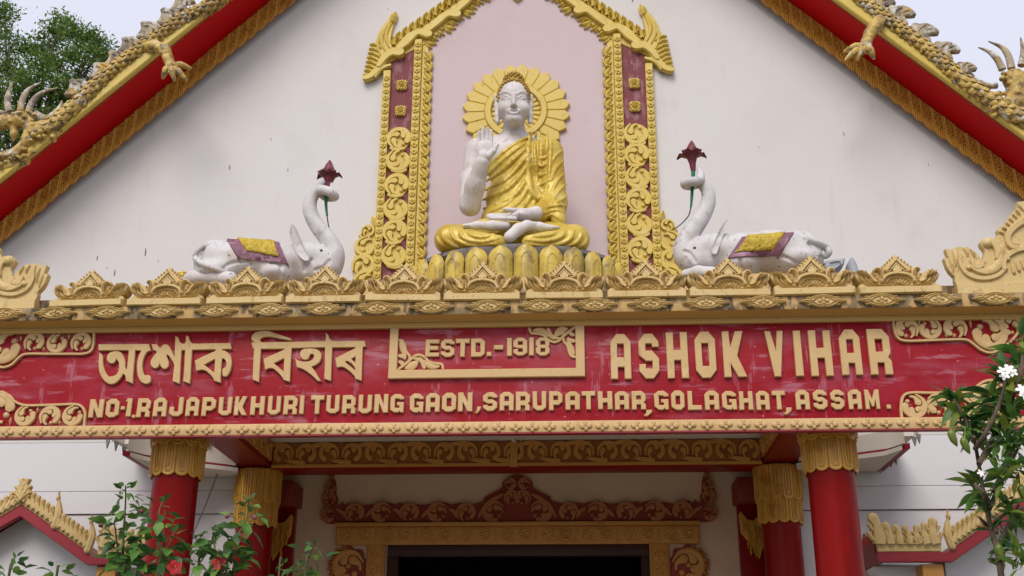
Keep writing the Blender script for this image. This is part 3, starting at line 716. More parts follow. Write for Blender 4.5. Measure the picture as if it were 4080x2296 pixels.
row([('E',490,665,240,455),('S',685,855,235,458),('T',870,1043,232,458),('D',1062,1235,228,455),('.',1258,1315,395,450),('-',1348,1465,308,365),('I',1510,1570,220,447),('9',1590,1765,218,442),('I',1787,1847,215,442),('8',1870,2045,215,442)], 3.1415, 1540, 1280, .02, ty=.24)
row([('N',42,202,88,275),('O',215,362,85,273),('-',372,415,160,195),('1',412,490,80,265),('.',488,523,248,278),('R',535,682,77,270),('A',703,850,72,265),('J',868,1018,68,262),('A',1038,1180,66,258),('P',1200,1350,66,258),('U',1372,1515,65,253),('K',1535,1668,60,252),('H',1700,1848,57,248),('U',1875,2015,55,245),('R',2040,2185,52,243),('I',2205,2255,50,240),('T',2315,2457,47,238)], 2.576, 340, 1560, .02, ty=.25)
row([('U',3,130,88,258),('R',152,280,88,260),('U',303,432,85,258),('N',452,583,80,252),('G',600,728,78,250),('G',782,910,75,248),('A',932,1062,70,245),('O',1083,1213,67,243),('N',1233,1365,65,240),(',',1390,1445,195,258),('S',1465,1597,62,235),('A',1620,1750,58,233),('R',1770,1902,57,232),('U',1925,2055,53,230),('P',2077,2205,52,228),('A',2230,2367,55,225),('T',2382,2512,52,223)], 2.3418, 1300, 1540, .02, ty=.25)
row([('H',65,187,88,235),('A',205,322,87,238),('R',340,460,85,237),(',',440,515,240,290),('G',525,647,85,238),('O',665,780,82,240),('L',800,918,85,240),('A',938,1062,83,240),('G',1080,1205,85,238),('H',1220,1340,88,240),('A',1358,1477,85,240),('T',1490,1608,83,237),(',',1588,1658,220,278),('A',1682,1805,78,237),('S',1825,1950,75,235),('S',1968,2090,75,235),('A',2112,2232,73,235),('M',2250,2378,73,233),('.',2432,2468,198,230)], 2.0608, 2350, 1520, .02, ty=.25)
def bengali(pts, holes, sc, ox, oy, curve=True):
    f = lambda p: uv(ox+p[0]/sc, oy+p[1]/sc, YB)
    m = MB(plane_tf(YB)); m.plate([f(p) for p in pts], .001, .024, [[f(p) for p in h] for h in holes], b=.003); part('letter', m, M['tan'], beam)
bengali([(75,295),(965,290),(1000,405),(940,425),(912,460),(890,500),(872,550),(860,600),(852,650),(852,700),(857,750),(865,790),(880,825),(897,848),(930,838),(960,838),(985,852),(998,880),(1003,915),(998,943),(985,965),(965,982),(940,992),(915,994),(890,990),(865,980),(840,965),(815,940),(795,910),(778,865),(768,820),(760,770),(758,720),(760,660),(765,600),(775,545),(790,490),(830,408),(725,402),(718,500),(700,700),(690,830),(680,992),(640,972),(560,940),(562,900),(545,840),(515,815),(480,870),(450,912),(420,945),(390,968),(360,985),(330,996),(300,1000),(270,996),(240,985),(210,965),(180,940),(152,905),(130,870),(110,827),(95,780),(85,730),(80,680),(79,630),(80,580),(90,440),(120,460),(150,490),(155,580),(158,630),(165,680),(178,725),(195,770),(213,807),(235,840),(268,866),(300,864),(330,857),(362,846),(390,830),(413,802),(430,770),(438,735),(440,700),(440,630),(430,603),(415,580),(392,550),(375,590),(360,614),(340,628),(318,634),(295,632),(270,622),(250,605),(234,587),(225,565),(225,537),(230,510),(240,482),(255,460),(280,442),(310,430),(345,421),(380,418),(412,419),(440,425),(468,436),(490,455),(513,490),(530,530),(542,565),(550,600),(548,700),(575,750),(585,680),(600,540),(612,402),(80,404)], [], 4.4414, 380, 1310)
bengali([(1015,293),(1105,295),(1165,360),(1195,325),(1220,305),(1245,296),(1270,295),(1295,301),(1315,315),(1340,350),(1360,390),(1420,515),(1428,300),(1435,145),(1490,180),(1500,230),(1520,260),(1545,280),(1575,284),(1605,280),(1622,230),(1620,140),(1665,150),(1680,210),(1700,248),(1730,275),(1760,283),(2405,272),(2428,378),(2265,382),(2262,400),(2300,406),(2330,420),(2362,442),(2390,470),(2412,512),(2425,560),(2430,600),(2428,640),(2421,690),(2410,740),(2395,782),(2375,820),(2350,850),(2320,868),(2295,866),(2275,855),(2264,830),(2262,800),(2264,762),(2270,730),(2292,708),(2320,700),(2332,672),(2335,640),(2332,612),(2325,590),(2310,568),(2290,550),(2258,545),(2245,700),(2232,975),(2112,935),(2110,905),(2060,840),(1990,775),(1950,755),(1910,745),(1860,752),(1805,768),(1778,585),(1900,520),(2140,412),(2145,385),(1730,395),(1722,500),(1705,800),(1690,992),(1572,945),(1590,760),(1605,400),(1545,400),(1530,600),(1520,800),(1508,992),(1385,945),(1400,800),(1415,660),(1395,612),(1370,570),(1345,533),(1320,500),(1298,485),(1275,482),(1285,520),(1300,560),(1315,600),(1320,640),(1314,675),(1300,700),(1275,722),(1245,732),(1215,724),(1190,705),(1172,672),(1160,630),(1150,665),(1135,690),(1105,712),(1070,720),(1040,708),(1015,685),(1000,655),(995,620),(1005,578),(1025,540),(1060,490),(1108,435),(1085,410),(1040,390)], [[(1945,655),(2135,555),(2128,690),(2120,795)]], 4.4414, 380, 1310)
bengali([(130,355),(195,350),(162,332),(140,310),(128,288),(125,265),(130,237),(145,210),(170,180),(200,155),(238,140),(280,130),(330,121),(380,118),(430,118),(480,122),(528,136),(570,155),(650,180),(790,222),(920,265),(970,318),(900,312),(780,290),(650,265),(570,248),(500,240),(448,240),(400,245),(362,255),(330,272),(312,290),(308,310),(316,330),(332,345),(362,352),(400,352),(1640,330),(1655,260),(1650,155),(1705,200),(1715,235),(1730,270),(1752,300),(1780,320),(1830,330),(2450,322),(2475,440),(2410,450),(2400,700),(2385,1140),(2250,1095),(2245,1050),(2160,960),(2060,885),(2022,866),(1985,855),(1940,858),(1880,872),(1845,680),(2265,470),(2240,452),(1785,460),(1775,700),(1758,1145),(1620,1100),(1635,800),(1635,457),(955,475),(940,700),(915,1165),(785,1120),(775,1085),(690,985),(600,905),(560,887),(520,880),(470,890),(410,920),(380,695),(800,502),(800,487),(325,490),(305,800),(285,1170),(155,1120),(165,850),(180,490),(155,480)],
        [[(590,785),(800,680),(790,950)], [(2175,690),(2262,645),(2255,775)], [(2045,755),(2085,735),(2130,755),(2180,790),(2225,838),(2255,880),(2250,925),(2150,840)]], 5.152, 980, 1300)
bengali([(1025,675),(1050,706),(1080,725),(1130,740),(1180,748),(1235,750),(1290,745),(1335,732),(1370,715),(1395,685),(1410,650),(1410,622),(1400,602),(1382,591),(1360,590),(1335,600),(1320,620),(1314,652),(1300,680),(1275,701),(1240,712),(1210,711),(1180,700),(1155,678),(1135,650),(1124,615),(1122,580),(1132,548),(1150,520),(1182,499),(1220,485),(1280,481),(1340,480),(1395,483),(1450,490),(1488,507),(1520,530),(1545,562),(1560,600),(1564,640),(1560,680),(1544,722),(1520,760),(1482,792),(1440,820),(1360,855),(1395,895),(1430,940),(1490,1040),(1560,1155),(1480,1140),(1380,1040),(1280,960),(1170,895),(1060,865)], [], 5.152, 980, 1300)

# ---------------------------------------------------------------- date frame and scroll corners
fr = lambda x, y: uv(1540+x/3.1415, 1280+y/3.1415, YB)
zt = 4.0275
p0, p1, p2, p3 = fr(45, 60), fr(38, 738), fr(2485, 703), fr(2475, 45); i0, i1, i2, i3 = fr(150, 60), fr(148, 630), fr(2365, 598), fr(2368, 45)
m = MB(plane_tf(YB)); xl, xr = (p0[0]+p1[0])/2, (p2[0]+p3[0])/2; il, ir = (i0[0]+i1[0])/2, (i2[0]+i3[0])/2; zb = (p1[1]+p2[1])/2; zi = (i1[1]+i2[1])/2
m.plate([(xl, zt), (xl, zb), (xr, zb), (xr, zt), (ir, zt), (ir, zi), (il, zi), (il, zt)], .001, .03, b=.004); part('date_frame', m, M['tan'], beam, label='gold frame around the founding date')
def fleur(flipx, flipz, ox, oz):
    m = MB(plane_tf(YB)); f = lambda u, v: (ox+flipx*u, oz+flipz*v)
    k = .0163/.1  # photo zoom units to metres are folded in below
    s_ = 1.63/1000/3.1415
    def g2(pts, ws, h): m.ribbon([f(a*s_, b*s_) for a, b in pts], [q*s_*1.3+.0012 for q in ws], h, .001, 'flat', 4)
    g2([(0, 395), (45, 385), (75, 330), (95, 250), (140, 190), (150, 130)], [12]*3, .012)
    g2([(150, 130), (200, 180), (260, 200), (330, 170), (390, 110), (470, 85), (545, 75), (565, 20)], [12]*3, .013)
    g2([(0, 10), (70, 60), (140, 120)], [10, 12, 14], .0135)
    g2([(30, 350), (45, 290), (75, 220), (95, 170)], [20, 22, 18, 8], .012)
    g2([(20, 190), (60, 180), (85, 150)], [18, 20, 8], .0125)
    g2([(25, 110), (50, 95), (65, 60), (30, 40)], [16, 18, 16, 8], .0117)
    g2([(110, 30), (160, 45), (210, 80), (240, 110)], [14, 40, 34, 16], .0122)
    g2([(200, 150), (270, 140), (310, 100), (330, 40)], [8, 20, 22, 18], .0128)
    g2([(330, 120), (390, 60), (450, 40), (510, 45)], [8, 26, 22, 10], .0119)
    part('corner_fleur', m, M['tan'], beam)
fleur(1, 1, il+.002, zi+.002); fleur(-1, -1, ir-.002, zt-.002)
def corner(name_lab, units, border, flips):
    m = MB(plane_tf(YB)); m.ribbon([uv(x, y, YB) for x, y in border], [.0085]*2, .02, .001, 'flat', 5); 
    for (x, y, r, sp, ph, lb_) in units: scroll(m, uv(x, y, YB), r*1.63/1000*1.14, sp, R(ph), .018, 'flat', 3, .001, 1.1)
    part('scroll_corner', m, M['tan'], beam, label=name_lab)
    return m
Lz = lambda x, y: (x/3.1525, 1300+y/3.1525)
def unitsL(lst): return [(*Lz(x, y), r/3.1525, sp, ph, 2) for x, y, r, sp, ph in lst]
corner('gold scroll ornament in the upper left corner of the name beam',
       unitsL([(60, 260, 200, -1, 100), (440, 210, 118, 1, 215), (730, 220, 118, -1, 120), (1030, 215, 118, 1, 215)]),
       [Lz(*p) for p in ((-300, 330), (-150, 420), (0, 510), (60, 525), (160, 490), (260, 395), (350, 357), (600, 357), (900, 357), (1060, 355), (1150, 320), (1185, 230), (1190, 92))], 0)
corner('gold scroll ornament in the lower left corner of the name beam',
       unitsL([(-20, 1050, 200, 1, 260), (330, 1130, 118, -1, 120), (640, 1140, 118, 1, 215), (930, 1130, 118, -1, 100)]),
       [Lz(*p) for p in ((-300, 980), (-150, 900), (0, 838), (80, 850), (180, 940), (280, 990), (400, 1003), (700, 995), (950, 988), (1040, 1020), (1080, 1100), (1075, 1180), (1070, 1268))], 0)
Rz = lambda x, y: (3520+x/2.789, 1240+y/2.789)
def unitsR(lst): return [(*Rz(x, y), r/2.789, sp, ph, 2) for x, y, r, sp, ph in lst]
corner('gold scroll ornament in the upper right corner of the name beam',
       unitsR([(255, 205, 112, -1, -35), (510, 200, 108, 1, 60), (790, 200, 112, -1, -35), (1170, 250, 165, 1, 70), (1400, 170, 110, -1, -10)]),
       [Rz(*p) for p in ((100, 85), (112, 200), (150, 300), (240, 338), (450, 335), (700, 325), (900, 325), (980, 365), (1080, 440), (1190, 470), (1300, 420), (1420, 330), (1530, 180), (1540, 90), (1490, 60))], 0)
corner('gold scroll ornament in the lower right corner behind the shrub',
       unitsR([(335, 1060, 118, 1, 70), (620, 1050, 118, -1, -35), (880, 1060, 118, 1, 60), (1180, 1010, 165, -1, -60)]),
       [Rz(*p) for p in ((197, 1185), (190, 1080), (210, 960), (290, 915), (500, 915), (800, 915), (950, 905), (1020, 850), (1110, 790), (1220, 780), (1330, 860), (1450, 980), (1600, 1050))], 0)
for x, y, a, l in [(*Lz(265, 190), 90, 70), (*Lz(560, 270), -90, 60), (*Lz(868, 170), 90, 70), (*Lz(145, 1150), -90, 100), (*Lz(475, 1090), 90, 70), (*Lz(760, 1190), -90, 60), (*Rz(395, 160), 90, 65), (*Rz(690, 245), -90, 60), (*Rz(970, 190), 90, 110), (*Rz(492, 1100), -90, 60)]:
    m = MB(plane_tf(YB)); bud(m, uv(x, y, YB), R(a), l/3*1.63/1000, .0085, .02, .001); part('scroll_bud', m, M['tan'], beam)

# ================================================================ CREST WITH CAST TILES
crest = thing('crest_parapet', 'gold crest of pointed cast tiles above a stained cornice', 'parapet', (0, 6.95, 4.076))
ZC0, ZC1 = 4.076, 4.165
g = MB(); g.bbox((-BX, 6.862, ZC0), (BX, 7.30, ZC1), .006); cor = part('cornice', g, M['tan_dirty'], crest, label='mould-stained gold cornice under the crest tiles')
g = MB(); g.bbox((-BX, 6.95, ZC1+.0005), (BX, 7.32, ZC1+.09), .01); part('tile_backing', g, M['tan_dirty'], crest)
q = MB(plane_tf(0)); hw, hh = .148, .044      # diamond ornament
top = [(-hw, 0), (-hw*.72, .012), (-hw*.62, .016), (-hw*.5, .026), (-hw*.36, .036), (0, hh), (hw*.36, .036), (hw*.5, .026), (hw*.62, .016), (hw*.72, .012), (hw, 0)]
q.plate(top+[(x, -y) for x, y in reversed(top[1:-1])], 0, .016, b=.006)
for s in (1, -1):
    q.ribbon([(-hw*.95, s*.003), (-hw*.6, s*.012), (-hw*.4, s*.028), (0, s*.038), (hw*.4, s*.028), (hw*.6, s*.012), (hw*.95, s*.003)], [.003, .005, .005, .003], .012, .014, 'round', 4)
    q.ribbon([(-hw*.42, s*.006), (-hw*.25, s*.022), (0, s*.028), (hw*.25, s*.022), (hw*.42, s*.006)], [.004]*3, .013, .014, 'round', 4)
    for e in (1, -1):
        q.ribbon([(e*hw*.45, s*.004), (e*hw*.62, s*.007), (e*hw*.9, s*.002)], [.003, .005, .002], .014, .014, 'round', 3)
        q.ribbon([(e*hw*.5, s*.02), (e*hw*.6, s*.026), (e*hw*.7, s*.022)], [.004, .005, .003], .012, .01, 'round', 3)
for a in range(4): q.dome((.024*math.cos(R(90*a)), .013*math.sin(R(90*a))), .014, .010, .02, .014, 8, 2)
q.dome((0, 0), .009, .008, .026, .014, 8, 2)
dm = q.mesh('lozenge_ornament', M['crest_gold'])
for x in (19, 224, 432, 646, 863, 1078, 1289, 1506, 1720, 1944, 2154, 2369, 2589, 2811, 3039, 3277, 3509, 3734, 3962):
    a = U(x, 1250-(x-19)*.0187, 6.865); inst('lozenge_ornament', dm, cor, (a[0], 6.862, (ZC0+ZC1)/2+.002))
# pointed crest tile; u, v in units of the photo zoom / 1000, base bottom at v = 0
KT = .2965
def tile_mb():
    m = MB(lambda u, v, w_: (u*KT, -w_*.62, v*KT*1.03))
    hp = [(0,.905),(.05,.845),(.075,.81),(.115,.805),(.12,.765),(.165,.76),(.17,.715),(.215,.71),(.225,.665),(.268,.66),(.275,.62),(.315,.61),(.312,.58),(.345,.595),(.385,.612),(.425,.605),(.455,.58),(.465,.55),(.45,.52),(.42,.508),(.445,.47),(.48,.462),(.53,.485),(.57,.52),(.61,.54),(.66,.555),(.735,.572),(.722,.545),(.80,.548),(.79,.50),(.835,.455),(.82,.40),(.79,.35),(.75,.305),(.70,.275),(.745,.255),(.78,.225),(.79,.185),(.76,.165)]
    m.plate(hp+[(-x, y) for x, y in reversed(hp[1:])], -.16, .0, b=.012)
    for s in (1, -1):
        rb = lambda pts, ws, h, pf='round': m.ribbon([(s*a, b) for a, b in pts], ws, h, -.006, pf, 4)
        rb([(.02,.155),(.25,.165),(.45,.19),(.62,.26),(.70,.37),(.71,.5)], [.022,.024,.03,.02], .035)
        rb([(.30,.235),(.42,.225),(.55,.26),(.62,.34),(.64,.46)], [.012,.03,.03,.012], .04)
        rb([(.38,.33),(.44,.28),(.53,.32),(.56,.42),(.62,.50)], [.01,.025,.03,.01], .036)
        rb([(.34,.27),(.29,.36),(.30,.48),(.345,.555),(.41,.565),(.435,.54)], [.025,.04,.04,.03], .05)
        rb([(.40,.37),(.42,.44),(.46,.45)], [.03,.035,.02], .034)
        rb([(.70,.30),(.75,.38),(.78,.47)], [.012,.024,.006], .035)
        rb([(.66,.36),(.72,.44),(.74,.53)], [.012,.022,.006], .037)
        rb([(.60,.42),(.64,.5),(.70,.555)], [.012,.02,.006], .032)
        rb([(.33,.30),(.25,.40),(.13,.45),(0,.465)], [.035,.03,.028], .05, 'flat')
        m.dome((s*.31, .295), .045, .045, .055, -.006)
        rb([(.235,.275),(.16,.345),(.08,.37),(0,.378)], [.016,.014,.013], .035)
        for a in (80, 66, 52, 38): m.ribbon([(s*.19*math.cos(R(a)), .10+.19*math.sin(R(a))), (s*.26*math.cos(R(a)), .10+.24*math.sin(R(a)))], [.014, .018], .028, -.006)
        rb([(.13,.165),(.10,.225),(0,.262)], [.014]*2, .03)
        rb([(.195,.545),(.11,.64),(0,.765)], [.02]*2, .035, 'flat')
        rb([(.13,.545),(.075,.60),(0,.685)], [.014]*2, .03, 'flat')
        rb([(.13,.50),(.18,.49),(.24,.515),(.25,.57)], [.025,.035,.035,.02], .05)
        for k in range(5): m.dome((s*(.06+.055*k), .825-.052*k), .022, .022, .03, -.006, 7, 2)
    for s in (1, -1):
        for k in range(3):
            o_ = .03*k; m.ribbon([(s*(.10+o_), .162), (s*(.36+o_), .185+o_*.3), (s*(.55+o_), .24+o_*.4), (s*(.66+o_*.8), .35+o_)], [.005, .008, .008, .003], .052, -.006, 'round', 4)
        for k in range(4): m.ribbon([(s*(.56+.045*k), .36+.018*k), (s*(.60+.05*k), .44+.012*k), (s*(.625+.055*k), .535-.004*k)], [.004, .009, .003], .056, -.006, 'round', 3)
        m.ribbon([(s*.34, .27), (s*.325, .38), (s*.34, .49), (s*.385, .53)], [.006, .009, .009, .005], .066, -.006, 'round', 4)
        m.ribbon([(s*.42, .25), (s*.50, .285), (s*.545, .36), (s*.575, .43)], [.005, .008, .008, .004], .056, -.006, 'round', 4)
    m.plate([(-.075,.49),(.075,.49),(.10,.54),(0,.65),(-.10,.54)], 0, .022, b=.008)
    m.dome((0, .16), .05, .035, .03, -.006)
    m.plate([(-.80, 0), (.80, 0), (.80, .145), (-.80, .145)], -.2, .06, b=.012)
    return m
tm = tile_mb().mesh('crest_tile', M['crest_gold'])
for i, (x0, x1) in enumerate(((205, 491), (512, 807), (829, 1127), (1143, 1438), (1458, 1756), (1770, 2073), (2096, 2402), (2420, 2733), (2746, 3068), (3082, 3404), (3421, 3747))):
    xm = (x0+x1)/2; y = 1220-(xm-205)*.0189; a, b = U(x0, y, 6.875), U(x1, y, 6.875)
    k = (b[0]-a[0])/(1.6*KT)
    inst('crest_tile', tm, crest, ((a[0]+b[0])/2, 6.882, ZC1+.001), (random.uniform(-.03, .02), random.uniform(-.016, .016), random.uniform(-.025, .025)), (k, 1, 1.03+random.uniform(-.025, .025)))
# small lump of yellow plaster on the second tile
a = U(718, 1085, 6.9); g = MB(); rr = random.Random(2)
for i in range(9): g.ball((a[0]+rr.uniform(-.02, .02), 6.93, a[2]+rr.uniform(-.018, .012)), rr.uniform(.009, .016), 7)
part('plaster_lump', g, M['gold'], crest)
# large corner acroteria
def acro(s):
    ox, oz = (3812, 1150) if s > 0 else (136, 1238)
    o = U(ox, oz, 6.88); K = 1.66/1000/3.626
    m = MB(lambda u, v, w_: (o[0]+s*(u-385)*K, 6.885-w_, ZC1+.001+(1195-v)*K*1.06))
    P = [(395,1060),(380,1000),(388,940),(330,870),(300,800),(275,680),(345,688),(312,552),(400,562),(440,535),(520,520),(560,537),(630,530),(700,590),(750,640),(775,700),(775,760),(805,700),(832,640),(850,595),(842,562),(812,520),(800,470),(830,425),(900,405),(980,420),(1015,440),(1030,385),(1078,350),(1066,290),(1120,235),(1165,225),(1200,172),(1245,120),(1330,20),(1390,-30),(1400,-110),(1500,-120),(1560,-180),(1620,-120),(1720,60),(1760,300),(1760,1060)]
    m.plate(P, -.05, .0, b=.008)
    rb = lambda pts, ws, h: m.ribbon(pts, ws, h, -.003, 'flat', 4)
    rb([(1060, 560), (1040, 700), (960, 830), (820, 890), (680, 860), (600, 800)], [60, 55, 50, 40, 20], .022)
    rb([(900, 470), (985, 500), (1010, 600), (980, 700)], [55, 55, 45, 20], .026)
    m.dome((895, 480), 85, 80, .035, -.003)
    rb([(500, 640), (480, 780), (560, 920), (740, 985), (950, 950), (1080, 850)], [20, 30, 32, 30, 24], .02)
    rb([(640, 740), (680, 820), (760, 800), (770, 740)], [30, 40, 40, 15], .024)
    m.dome((590, 830), 45, 45, .028, -.003)
    for a, b in (((340, 700), (370, 880)), ((400, 600), (420, 800)), ((470, 560), (480, 720)), ((560, 560), (600, 660)), ((650, 570), (690, 680))): m.ribbon([a, ((a[0]+b[0])/2+15, (a[1]+b[1])/2), b], [8, 26, 10], .02, -.003, 'round', 3)
    rb([(1500, 150), (1300, 260), (1190, 380), (1180, 500), (1240, 560), (1290, 520), (1240, 500)], [45, 45, 40, 36, 30, 20], .022)
    rb([(1700, 560), (1400, 570), (1220, 620), (1090, 720), (1060, 850)], [30, 36, 36, 30], .021)
    m.dome((1140, 720), 36, 36, .026, -.003); m.dome((1085, 845), 42, 42, .026, -.003)
    for i in range(6): m.ribbon([(1180+i*70, 800-i*30), (1190+i*75, 900-i*30)], [22, 30], .018, -.003, 'round', 3)
    for i in range(7): m.ribbon([(1090+i*55, 330-i*62), (1130+i*55, 350-i*55)], [18, 10], .016, -.003, 'round', 3)
    part('corner_tile', m, M['crest_gold'], crest, label='large carved corner tile at the %s end of the crest' % ('right' if s > 0 else 'left'))
    m = MB(lambda u, v, w_: (o[0]+s*(u-385)*K, 6.885-w_, ZC1+.001+(1195-v)*K*1.06)); m.plate([(385, 1195), (385, 1062), (1760, 1062), (1760, 1195)], -.06, .018, b=.005); part('corner_plinth', m, M['crest_gold'], crest)
acro(1); acro(-1)
# ================================================================ NICHE ON THE GABLE WALL
NC = .0115
niche = thing('niche_frame', 'gold carved niche frame with pointed arch on the gable wall', 'niche', (NC, YG, 4.5))
nx = lambda x, y=690: U(x, y, YG)[0]-NC
nz = lambda y, x=1600: U(x, y, YG)[2]
X = [nx(1511), nx(1541), nx(1634), nx(1665), nx(1705)]     # outer strip, panel, inner strip, leaf band (left side, negative)
ZN0, ZNT = 4.5, nz(255, 1650)
m = MB(plane_tf(YG, NC)); zt2 = nz(-10, 2060)
m.plate([(X[3], ZN0), (-X[3], ZN0), (-X[3], nz(170, 2456)), (.02, 8.62), (X[3], nz(170, 1665))], 0, .012, b=.002); part('back_panel', m, M['pink'], niche, label='pale pink niche panel behind the seated statue')
rq = MB(plane_tf(0)); rosette(rq, (0, 0), .030, .032, .016, 6); ros = rq.mesh('rosette', M['gold'])
wq = MB(plane_tf(0)); wheel_floret(wq, (0, 0), .062, .05); flo = wq.mesh('square_floret', M['gold'])
scm = []
for sp in (1, -1):
    q = MB(plane_tf(0)); q.plate([(.108*math.cos(R(t)), .108*math.sin(R(t))) for t in range(0, 360, 15)], 0, .008, b=.002); scroll(q, (0, 0), .116, sp, R(235 if sp > 0 else 125), .034, 'flat', 3, 0, 1.08)
    q.ribbon([(sp*-.07, -.10), (sp*-.02, -.115), (sp*.05, -.105)], [.016, .022, .012], .03, 0, 'flat', 4); scm.append(q.mesh('leaf_scroll', M['gold']))
lq = {}
for s in (-1, 1):
    q = MB(plane_tf(0)); leafspray(q, (-s*-.035 if False else s*.035, -.03), R(90+s*38), .105, .028, 0, -s); q.dome((s*.02, -.045), .02, .02, .03, 0, 8); lq[s] = q.mesh('leaf_ornament', M['gold'])
for s in (-1, 1):
    fx = lambda u: NC-s*u           # u negative on the left; s=-1 left, s=+1 right
    side = 'left' if s < 0 else 'right'
    def strip(u0, u1, z0, z1, w0, w1, mt, name, lab=None):
        q = MB(plane_tf(YG)); a, b = sorted((fx(u0) if s > 0 else NC+u0, fx(u1) if s > 0 else NC+u1)); q.plate([(a, z0), (b, z0), (b, z1), (a, z1)], w0, w1, b=.006)
        return part(name, q, mt, niche, label=lab)
    strip(X[1]-.002, X[2]+.002, ZN0, nz(150), 0, .02, M['maroon_panel'], 'pilaster_panel', 'worn maroon panel of the %s pilaster' % side)
    so_ = strip(X[0], X[1], ZN0, nz(290), 0, .055, M['gold'], 'outer_strip')
    si_ = strip(X[2], X[3], ZN0, nz(170), 0, .055, M['gold'], 'inner_strip')
    sl_ = strip(X[3]+.002, X[4]-.03, ZN0, nz(190), 0, .03, M['gold'], 'leaf_band')
    gx = lambda u: NC+u if s < 0 else NC-u
    for st, u, zt in ((so_, (X[0]+X[1])/2, nz(310)), (si_, (X[2]+X[3])/2, nz(190))):
        z = ZN0+.02
        while z < zt:
            inst('rosette', ros, st, (gx(u), YG-.055, z), (0, random.uniform(0, 6), 0)); z += .0715
    z = ZN0+.02
    while z < nz(205): inst('leaf_ornament', lq[-s], sl_, (gx((X[3]+X[4])/2+.005), YG-.03, z)); z += .112
    ctr = ((1591, 561), (1588, 648), (1586, 745), (1582, 839), (1580, 930), (1577, 1025)) if s < 0 else ((2536, 541), (2536, 624), (2538, 714), (2543, 803), (2544, 900), (2544, 1000))
    for i, (x, y) in enumerate(ctr):
        inst('leaf_scroll', scm[(i+(s > 0)) % 2], niche, (gx((X[1]+X[2])/2), YG-.02, U(x, y, YG)[2]))
    for x, y in (((1592, 348), (1592, 450)) if s < 0 else ((2523, 341), (2525, 433))): inst('square_floret', flo, niche, (gx((X[1]+X[2])/2), YG-.018, U(x, y, YG)[2]))
    # pointed arch: traced on the left and mirrored to the right
    cL = U(2064.5, 690, YG)[0]
    Z = lambda x, y: (U(1400+x/2.4175, y/2.4175, YG)[0]-NC, U(1400+x/2.4175, y/2.4175, YG)[2])
    tf = plane_tf(YG, NC, 0, 1 if s < 0 else -1)
    k1 = 2.33/1000/2.4175
    m = MB(tf)
    rb = lambda pts, ws, h, w0=.02, pf='flat', c=(1, 1): m.ribbon([Z(*p) for p in pts], [q*k1 for q in ws], h, w0, pf, 4, c)
    # backing of the arch so the wall does not show between leaves
    m.plate([Z(*p) for p in ((390, 470), (560, 330), (760, 215), (980, 60), (1210, -120), (1600, -420), (1600, -250), (1300, -30), (1130, 90), (1000, 185), (900, 280), (760, 420), (660, 470), (600, 500), (480, 560), (330, 640), (290, 600))], 0, .03, b=.006)
    for (a, b, c2, d) in (((735, 360), (640, 350), (540, 440), (475, 500)), ((1010, 170), (930, 175), (830, 250), (770, 310)), ((1290, -40), (1200, -30), (1100, 60), (1020, 140)), ((1570, -250), (1480, -240), (1380, -150), (1300, -80))):
        rb([d, c2, b, a], [30, 46, 40, 56], .05, .025)
    rb([(280, 660), (340, 580), (400, 545), (465, 540)], [32, 44, 44, 58], .055, .025)
    rb([(470, 500), (560, 400), (620, 360)], [44, 44, 40], .048, .025)
    rb([(150, 780), (200, 760), (270, 690), (320, 610)], [34, 34, 38, 40], .05, .02)
    rb([(380, 660), (300, 690), (240, 770)], [16, 22, 10], .045, .02)
    part('arch_stem', m, M['gold'], niche)
    m = MB(tf); k = 0
    m.plate([Z(*p) for p in ((150, 770), (150, 700), (170, 650), (170, 590), (180, 540), (185, 480), (215, 440), (250, 400), (262, 350), (290, 290), (330, 240), (372, 190), (378, 170), (435, 128), (452, 160), (440, 215), (418, 240), (392, 340), (380, 420), (400, 470), (330, 560), (270, 690))], 0, .035, b=.006)
    for pts, ws in ((((340, 520), (300, 440), (300, 370), (330, 300), (380, 235)), (10, 22, 22, 16)), (((370, 480), (345, 420), (340, 360), (360, 300), (395, 240)), (8, 20, 18, 12)), (((290, 560), (262, 480), (268, 400), (300, 320)), (10, 18, 18, 8))): rb(pts, ws, .02, .034, 'round')
    m.ribbon([Z(400, 225), Z(410, 180), Z(435, 140)], [28*k1, 36*k1, 6*k1], .05, .02, 'round', 4)
    for i in range(8):
        y0 = 455+i*42; x0 = 245-i*9
        rb([(x0+20, y0+20), (x0-15, y0-4), (x0-48, y0-2)], [8, 17, 15], .028, .03, 'round')
        rb([(x0+45, y0+30), (x0+20, y0+14), (x0+4, y0+10)], [8, 14, 10], .024, .03, 'round')
    part('horn_finial', m, M['gold'], niche, label='upswept horn finial at the %s end of the arch' % side)
    for i in range(15):
        x0 = 415+i*66; y0 = 455-i*47 if i < 12 else 455-i*49
        q = MB(tf); flame(q, Z(x0, y0+4), R(80), 150*k1, .05, .01, 1, 'round', 1.1); part('flame_leaf', q, M['gold'], niche)
    for i in range(13):
        x0 = 740+i*62; y0 = 455-i*50
        big = i % 3 == 0
        q = MB(tf); leafspray(q, Z(x0-30, y0-40), R(-28 if not big else -12), (125 if big else 88)*k1, .035, .012, -1); part('leaf_ornament', q, M['gold'], niche)
    # stacked side scrolls at the foot
    m = MB(tf); Zs = lambda x, y: (U(1380+x/2.302, 500+y/2.302, YG)[0]-NC, U(1380+x/2.302, 500+y/2.302, YG)[2]); ks = 2.33/1000/2.302
    m.plate([Zs(*p) for p in ((290, 840), (240, 850), (225, 880), (240, 925), (190, 930), (150, 970), (115, 1020), (135, 1040), (95, 1070), (78, 1130), (80, 1200), (60, 1260), (58, 1330), (75, 1390), (90, 1480), (290, 1480))], 0, .022, b=.006)
